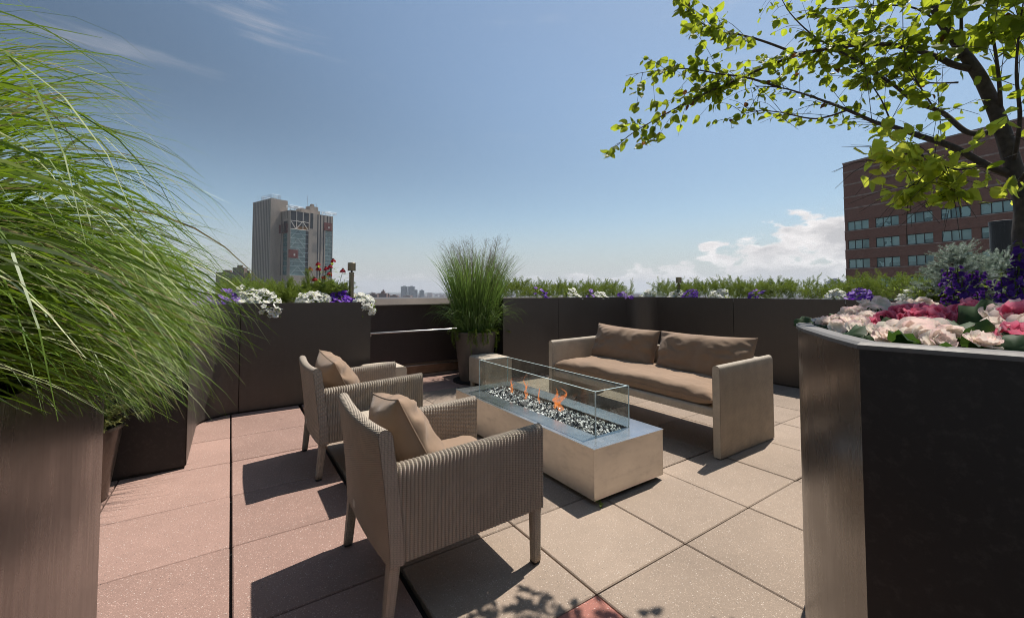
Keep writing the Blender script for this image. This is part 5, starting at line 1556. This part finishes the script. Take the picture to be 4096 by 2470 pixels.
    for k in range(nf):
        za = zl(1100) + (zl(929)-zl(1100))*k/nf; zb_ = zl(1100) + (zl(929)-zl(1100))*(k+1)/nf
        bx("pane", M['tower_pane'], x0+.45, x0+.55, ly[0]+.05, ly[1]-.05, za+.3, zb_-.02)
    bx("open_floor", M['slot'], x0+.6, x0+.9, ly[0]+.02, ly[1]-.02, zl(929), zl(880)-.02)
    for px in (1115, 1121, 1126): 
        y = tyl(px); bx("window_slot", M['slot'], x0-.03, x0+.01, y-.55, y+.55, zl(1100) if px < 1124 else zl(925), zw-.5)
    for px in (1131, 1138, 1144): y = tyl(px); bx("window_slot", M['slot'], x0-.02, x0+.005, y-.5, y+.5, zl(872), zw-.5)
    # roof pieces
    bx("penthouse", M['concrete'], tx(1206), tx(1284), yf+4, yf+14, zw, zw+4.2); bx("penthouse", M['concrete'], tx(1244), tx(1278), yf+5, yf+13, zw+4.21, zw+8.4); bx("vent_box", M['concrete'], tx(1253), tx(1264), yf+6, yf+9, zw+8.41, zw+11)
    sc = MB()
    def frame(x1, x2, y1, y2, z1, z2, nx, ny, r=.13):
        for z in (z1, (z1+z2)/2, z2):
            sc.tube([(x1, y1, z), (x2, y1, z)], r, 4); sc.tube([(x1, y1, z), (x1, y2, z)], r, 4); sc.tube([(x1, y2, z), (x2, y2, z)], r, 4); sc.tube([(x2, y1, z), (x2, y2, z)], r, 4)
        for i in range(nx+1):
            x = x1+(x2-x1)*i/nx; sc.tube([(x, y1, z1), (x, y1, z2)], r, 4); sc.tube([(x, y2, z1), (x, y2, z2)], r, 4)
        for i in range(ny+1):
            y = y1+(y2-y1)*i/ny; sc.tube([(x1, y, z1), (x1, y, z2)], r, 4); sc.tube([(x2, y, z1), (x2, y, z2)], r, 4)
    frame(.8, 9.5, 1, 22, zt, zt+4.4, 5, 9)
    sc.build("roof_scaffold", M['scaf'], t); sc = MB()
    frame(x0-2.5, tx(1180), yf-2.5, yf+5, zw+2.2, zw+4.2, 7, 3); frame(tx(1180), tx(1206), yf-1, yf+3, zw+3.2, zw+4.2, 4, 1); frame(tx(1292), xe+3, yf-2, yf+5, zw+2.0, zw+4.0, 5, 2)
    for px in (1160, 1175, 1195, 1300, 1318): sc.tube([(tx(px), yf+1.5, zw), (tx(px), yf+1.5, zw+2.3)], .2, 4)
    sc.build("roof_scaffold", M['scaf'], t); an = MB()
    an.tube([(4, 37, zt), (4, 37, zt+8)], .18, 4); an.tube([(3, 35, zt), (3, 35, zt+3.5)], .15, 4); an.tube([(tx(1238), yf+7, zw+8), (tx(1238), yf+7, zw+19)], .18, 4); an.tube([(tx(1275), yf+7, zw+8), (tx(1275), yf+7, zw+13)], .15, 4)
    an.build("antenna", M['scaf'], t)
    rotm = Matrix.Rotation(ang, 3, 'Z')
    def hoist(xa, xb, ya, yb, za, zb_, label):
        o = empty("hoist_platform", rotm @ Vector((xa, ya, 0)) + Vector((cx, cy, za)), ang, label, "work platform", "red work platforms on the concrete tower")
        w, d, h = xb-xa, yb-ya, zb_-za; MB().box(0, w, 0, d, 0, .3).build("deck", M['hoist'], o); MB().box(0, w, d-.12, d, .31, h).build("mesh_screen", M['hoist'], o); b = MB()
        for q in range(5): z = .3 + (h-.4)*q/4; b.tube([(0, 0, z), (w, 0, z)], .10, 4); b.tube([(0, 0, z), (0, d, z)], .10, 4); b.tube([(w, 0, z), (w, d, z)], .10, 4)
        for q in range(6): x = w*q/5; b.tube([(x, 0, 0), (x, 0, h)], .10, 4)
        b.build("guard_rail", M['hoist'], o); MB().box(w*.45, w*.62, -.05, .05, h*.25, h*.5).build("sign_board", M['steelbeam'], o)
    hoist(tx(1155, yf-2), tx(1193, yf-2), yf-2, yf-.1, zf(1030, g0), zf(997, g0), "red work platform halfway down the glass bay of the concrete tower")
    hoist(tx(1295, yf-2), tx(1327, yf-2), yf-2, yf-.1, zf(920, r0), zf(889, r0), "red work platform above the narrow right glass strip of the tower")
    hoist(x0-2.0, x0-.1, tyl(1148), tyl(1119), zl(929), zl(894), "red work platform on the shaded left face of the tower's wing")
tower()

def block(name, label, cat, group, boxes, mat, Y, wins=True, step=3.2, wstep=3.4):
    """far building from upright boxes (left px, right px, top py, front offset) standing on the city ground Y metres away"""
    c = at_depth(sum(b[0]+b[1] for b in boxes)/(2*len(boxes)), 1163, Y); t = empty(name, (c.x, Y, GZ), math.atan2(-c.x, c.y)*.35, label, cat, group)
    for px0, px1, py, off in boxes:
        x0 = (px0-2048)/1664.3*Y - c.x; x1 = (px1-2048)/1664.3*Y - c.x; h = H_EYE + (1163-py)/1664.3*Y - GZ; dpt = max(10, (x1-x0)*.8)
        MB().box(x0, x1, off, off+dpt, 0, h).build("block", mat, t)
        MB().box(x0+(x1-x0)*.3, x0+(x1-x0)*.7, off+dpt*.3, off+dpt*.7, h+.01, h+h*.03+1).build("roof_house", mat, t)
        if wins:
            m = MB(); nz = int(min(h-4, 75)/step); nx = max(2, int((x1-x0-1)/wstep))
            for i in range(nx):
                xa = x0 + .8 + (x1-x0-1.6)*(i+.2)/nx; xb = x0 + .8 + (x1-x0-1.6)*(i+.8)/nx
                for k in range(nz): z = h - 2.2 - step*k; m.box(xa, xb, off-.12, off-.02, z-1.7, z)
            w = m.build("windows", M['far_win'], t); w["kind"] = 'stuff'
BG = "far skyline towers"
block("apartment_building", "brown brick apartment towers left of the ribbed concrete tower", "building", None, [(871.6, 934, 1088.5, 0), (934.2, 975.5, 1069.6, -3), (975.7, 992, 1090, 0)], M['brown_brick'], 620, True, 2.9, 2.6)
block("far_tower", "slim hazy tower, leftmost of the far pair over the parapet", "building", BG, [(1603.5, 1628.5, 1144.5, 0)], M['far_glass'], 2500, True, 5, 6)
block("far_tower", "hazy twin stepped tower right beside the slim far one", "building", BG, [(1633, 1658, 1145, 0), (1658.2, 1669.5, 1158.6, 0)], M['far_glass'], 2500, True, 5, 6)
block("far_tower", "small hazy tower just left of the tall potted grass", "building", BG, [(1678, 1695.5, 1160, 0)], M['far_glass'], 2600, True, 5, 6)
block("far_apartment_block", "brown apartment block with roof house low over the parapet", "building", BG, [(1512, 1546, 1171.8, 0), (1523, 1535.7, 1163, 8)], M['far_brick'], 950, True, 3, 3)
block("far_apartment_block", "low brown block behind the hanging white petunia", "building", BG, [(1474, 1509, 1175, 0)], M['far_brick'], 900, True, 3, 3)
block("far_apartment_block", "lowest brown block between the roof house block and the slim tower", "building", BG, [(1550, 1557, 1176, 0), (1560, 1590, 1181, 0)], M['far_brick'], 1050, True, 3, 3)
block("far_office_building", "grey blue stepped office block just left of the brick building", "building", BG, [(3328, 3372, 1122, 0), (3372.2, 3389, 1134, 0), (3336, 3364, 1116, 6)], M['far_glass'], 1500, True, 4, 5)
frn = random.Random(77)
def low_city():
    m = MB()
    for k in range(2200):
        a = R(frn.uniform(-60, 60)); d = frn.uniform(900, 8000); x, y = d*math.sin(a), d*math.cos(a); w, l, h = frn.uniform(10, 45), frn.uniform(10, 45), frn.uniform(6, 26) + (frn.random() < .06)*20
        if y < 700: continue
        m.box(x-w/2, x+w/2, y-l/2, y+l/2, GZ, GZ+h)
    tag(m.build("low_rise_city", M['far_brick']), "sea of low roofs between the river and the hills", "houses", None, 'stuff')
low_city()
def airplane():
    p = at_depth(3031, 974, 1500); t = empty("airplane", p, R(20), "tiny grey airliner low in front of the clouds", "airplane"); L = 12.5
    m = MB(); m.tube([(-L/2, 0, 0), (-L*.42, 0, .1), (-L*.2, 0, .1), (L*.25, 0, .05), (L*.45, 0, .25), (L/2, 0, .4)], [.1, .55, .75, .75, .4, .1], 10); m.build("fuselage", M['skyplane'], t, smooth=True)
    for s in (-1, 1): MB().add([(1, s*.6, 0), (-2.2, s*.6, 0), (2.6, s*6, .5), (3.6, s*6, .5), (1, s*.6, .25), (-2.2, s*.6, .25), (2.6, s*6, .56), (3.6, s*6, .56)], [(0,1,2,3), (7,6,5,4), (0,3,7,4), (1,5,6,2), (3,2,6,7), (0,4,5,1)]).build("wing", M['skyplane'], t)
    MB().box(L*.36, L*.48, -.08, .08, .3, 2.6).build("tail_fin", M['skyplane'], t)
airplane()

# ------------------------------------------------------------------ city air
hz = MB().box(-RC-300, RC+300, -RC-300, RC+300, GZ-1.0, 215).build("haze", None); tag(hz, "thin summer haze lying over the city", None, None, 'stuff')
hm = bpy.data.materials.new("haze_air"); hm.use_nodes = True; hn = hm.node_tree.nodes; hn.remove(hn["Principled BSDF"])
pv = hn.new("ShaderNodeVolumePrincipled"); pv.inputs["Color"].default_value = (.80, .86, .95, 1); pv.inputs["Density"].default_value = .00011; pv.inputs["Anisotropy"].default_value = .2
hm.node_tree.links.new(pv.outputs[0], hn["Material Output"].inputs["Volume"]); hz.data.materials.append(hm)

# low leafy fill over the rest of the near planter's soil
def planter_fill():
    rn = random.Random(91); m = MB(); c0 = Vector((2.0, 1.3, HQ-.075)); hull = offset(outline, .09)
    def inside_poly(x, y):
        ok = False; n = len(hull)
        for i in range(n):
            x1, y1 = hull[i]; x2, y2 = hull[(i+1) % n]
            if (y1 > y) != (y2 > y) and x < (x2-x1)*(y-y1)/(y2-y1) + x1: ok = not ok
        return ok
    k = 0
    while k < 2600:
        x, y = rn.uniform(.8, 3.5), rn.uniform(-.4, 2.9)
        if not inside_poly(x, y): continue
        k += 1; p = Vector((x, y, HQ-.075 + rn.uniform(.0, .045))) - c0
        leaf_mesh(m, p, Vector((rn.gauss(0, 1), rn.gauss(0, 1), rn.uniform(.1, .9))), Vector((0, 0, 1)), rn.uniform(.035, .075), rn.uniform(.025, .045), .2, .25)
    o = m.build("ground_cover", M['begonia_leaf'], None, loc=c0); tag(o, "low dark green leaves covering the soil of the curved planter", None, None, 'stuff')
planter_fill()

# weed in the paver joint at the fire table's near corner
def weed():
    t = empty("weed", G(.515, .47, -.004), 0, "thin green weed growing from the paver joint at the fire table's near corner", "weed"); rn = random.Random(5); m = MB()
    for k in range(7):
        pts = blade_path((rn.gauss(0, .004), rn.gauss(0, .004), 0), rn.uniform(0, 6.28), R(rn.uniform(60, 88)), rn.uniform(.03, .085), R(rn.uniform(20, 110)), 6, 1.3, .1, rn)
        ribbon(m, pts, [.0016]*6 + [.0004]); leaf_mesh(m, pts[3], Vector((rn.gauss(0, 1), rn.gauss(0, 1), .4)), Vector((0, 0, 1)), .018, .008)
    b = m.build("shoots", M['foliage'], t); b["kind"] = 'stuff'
weed()
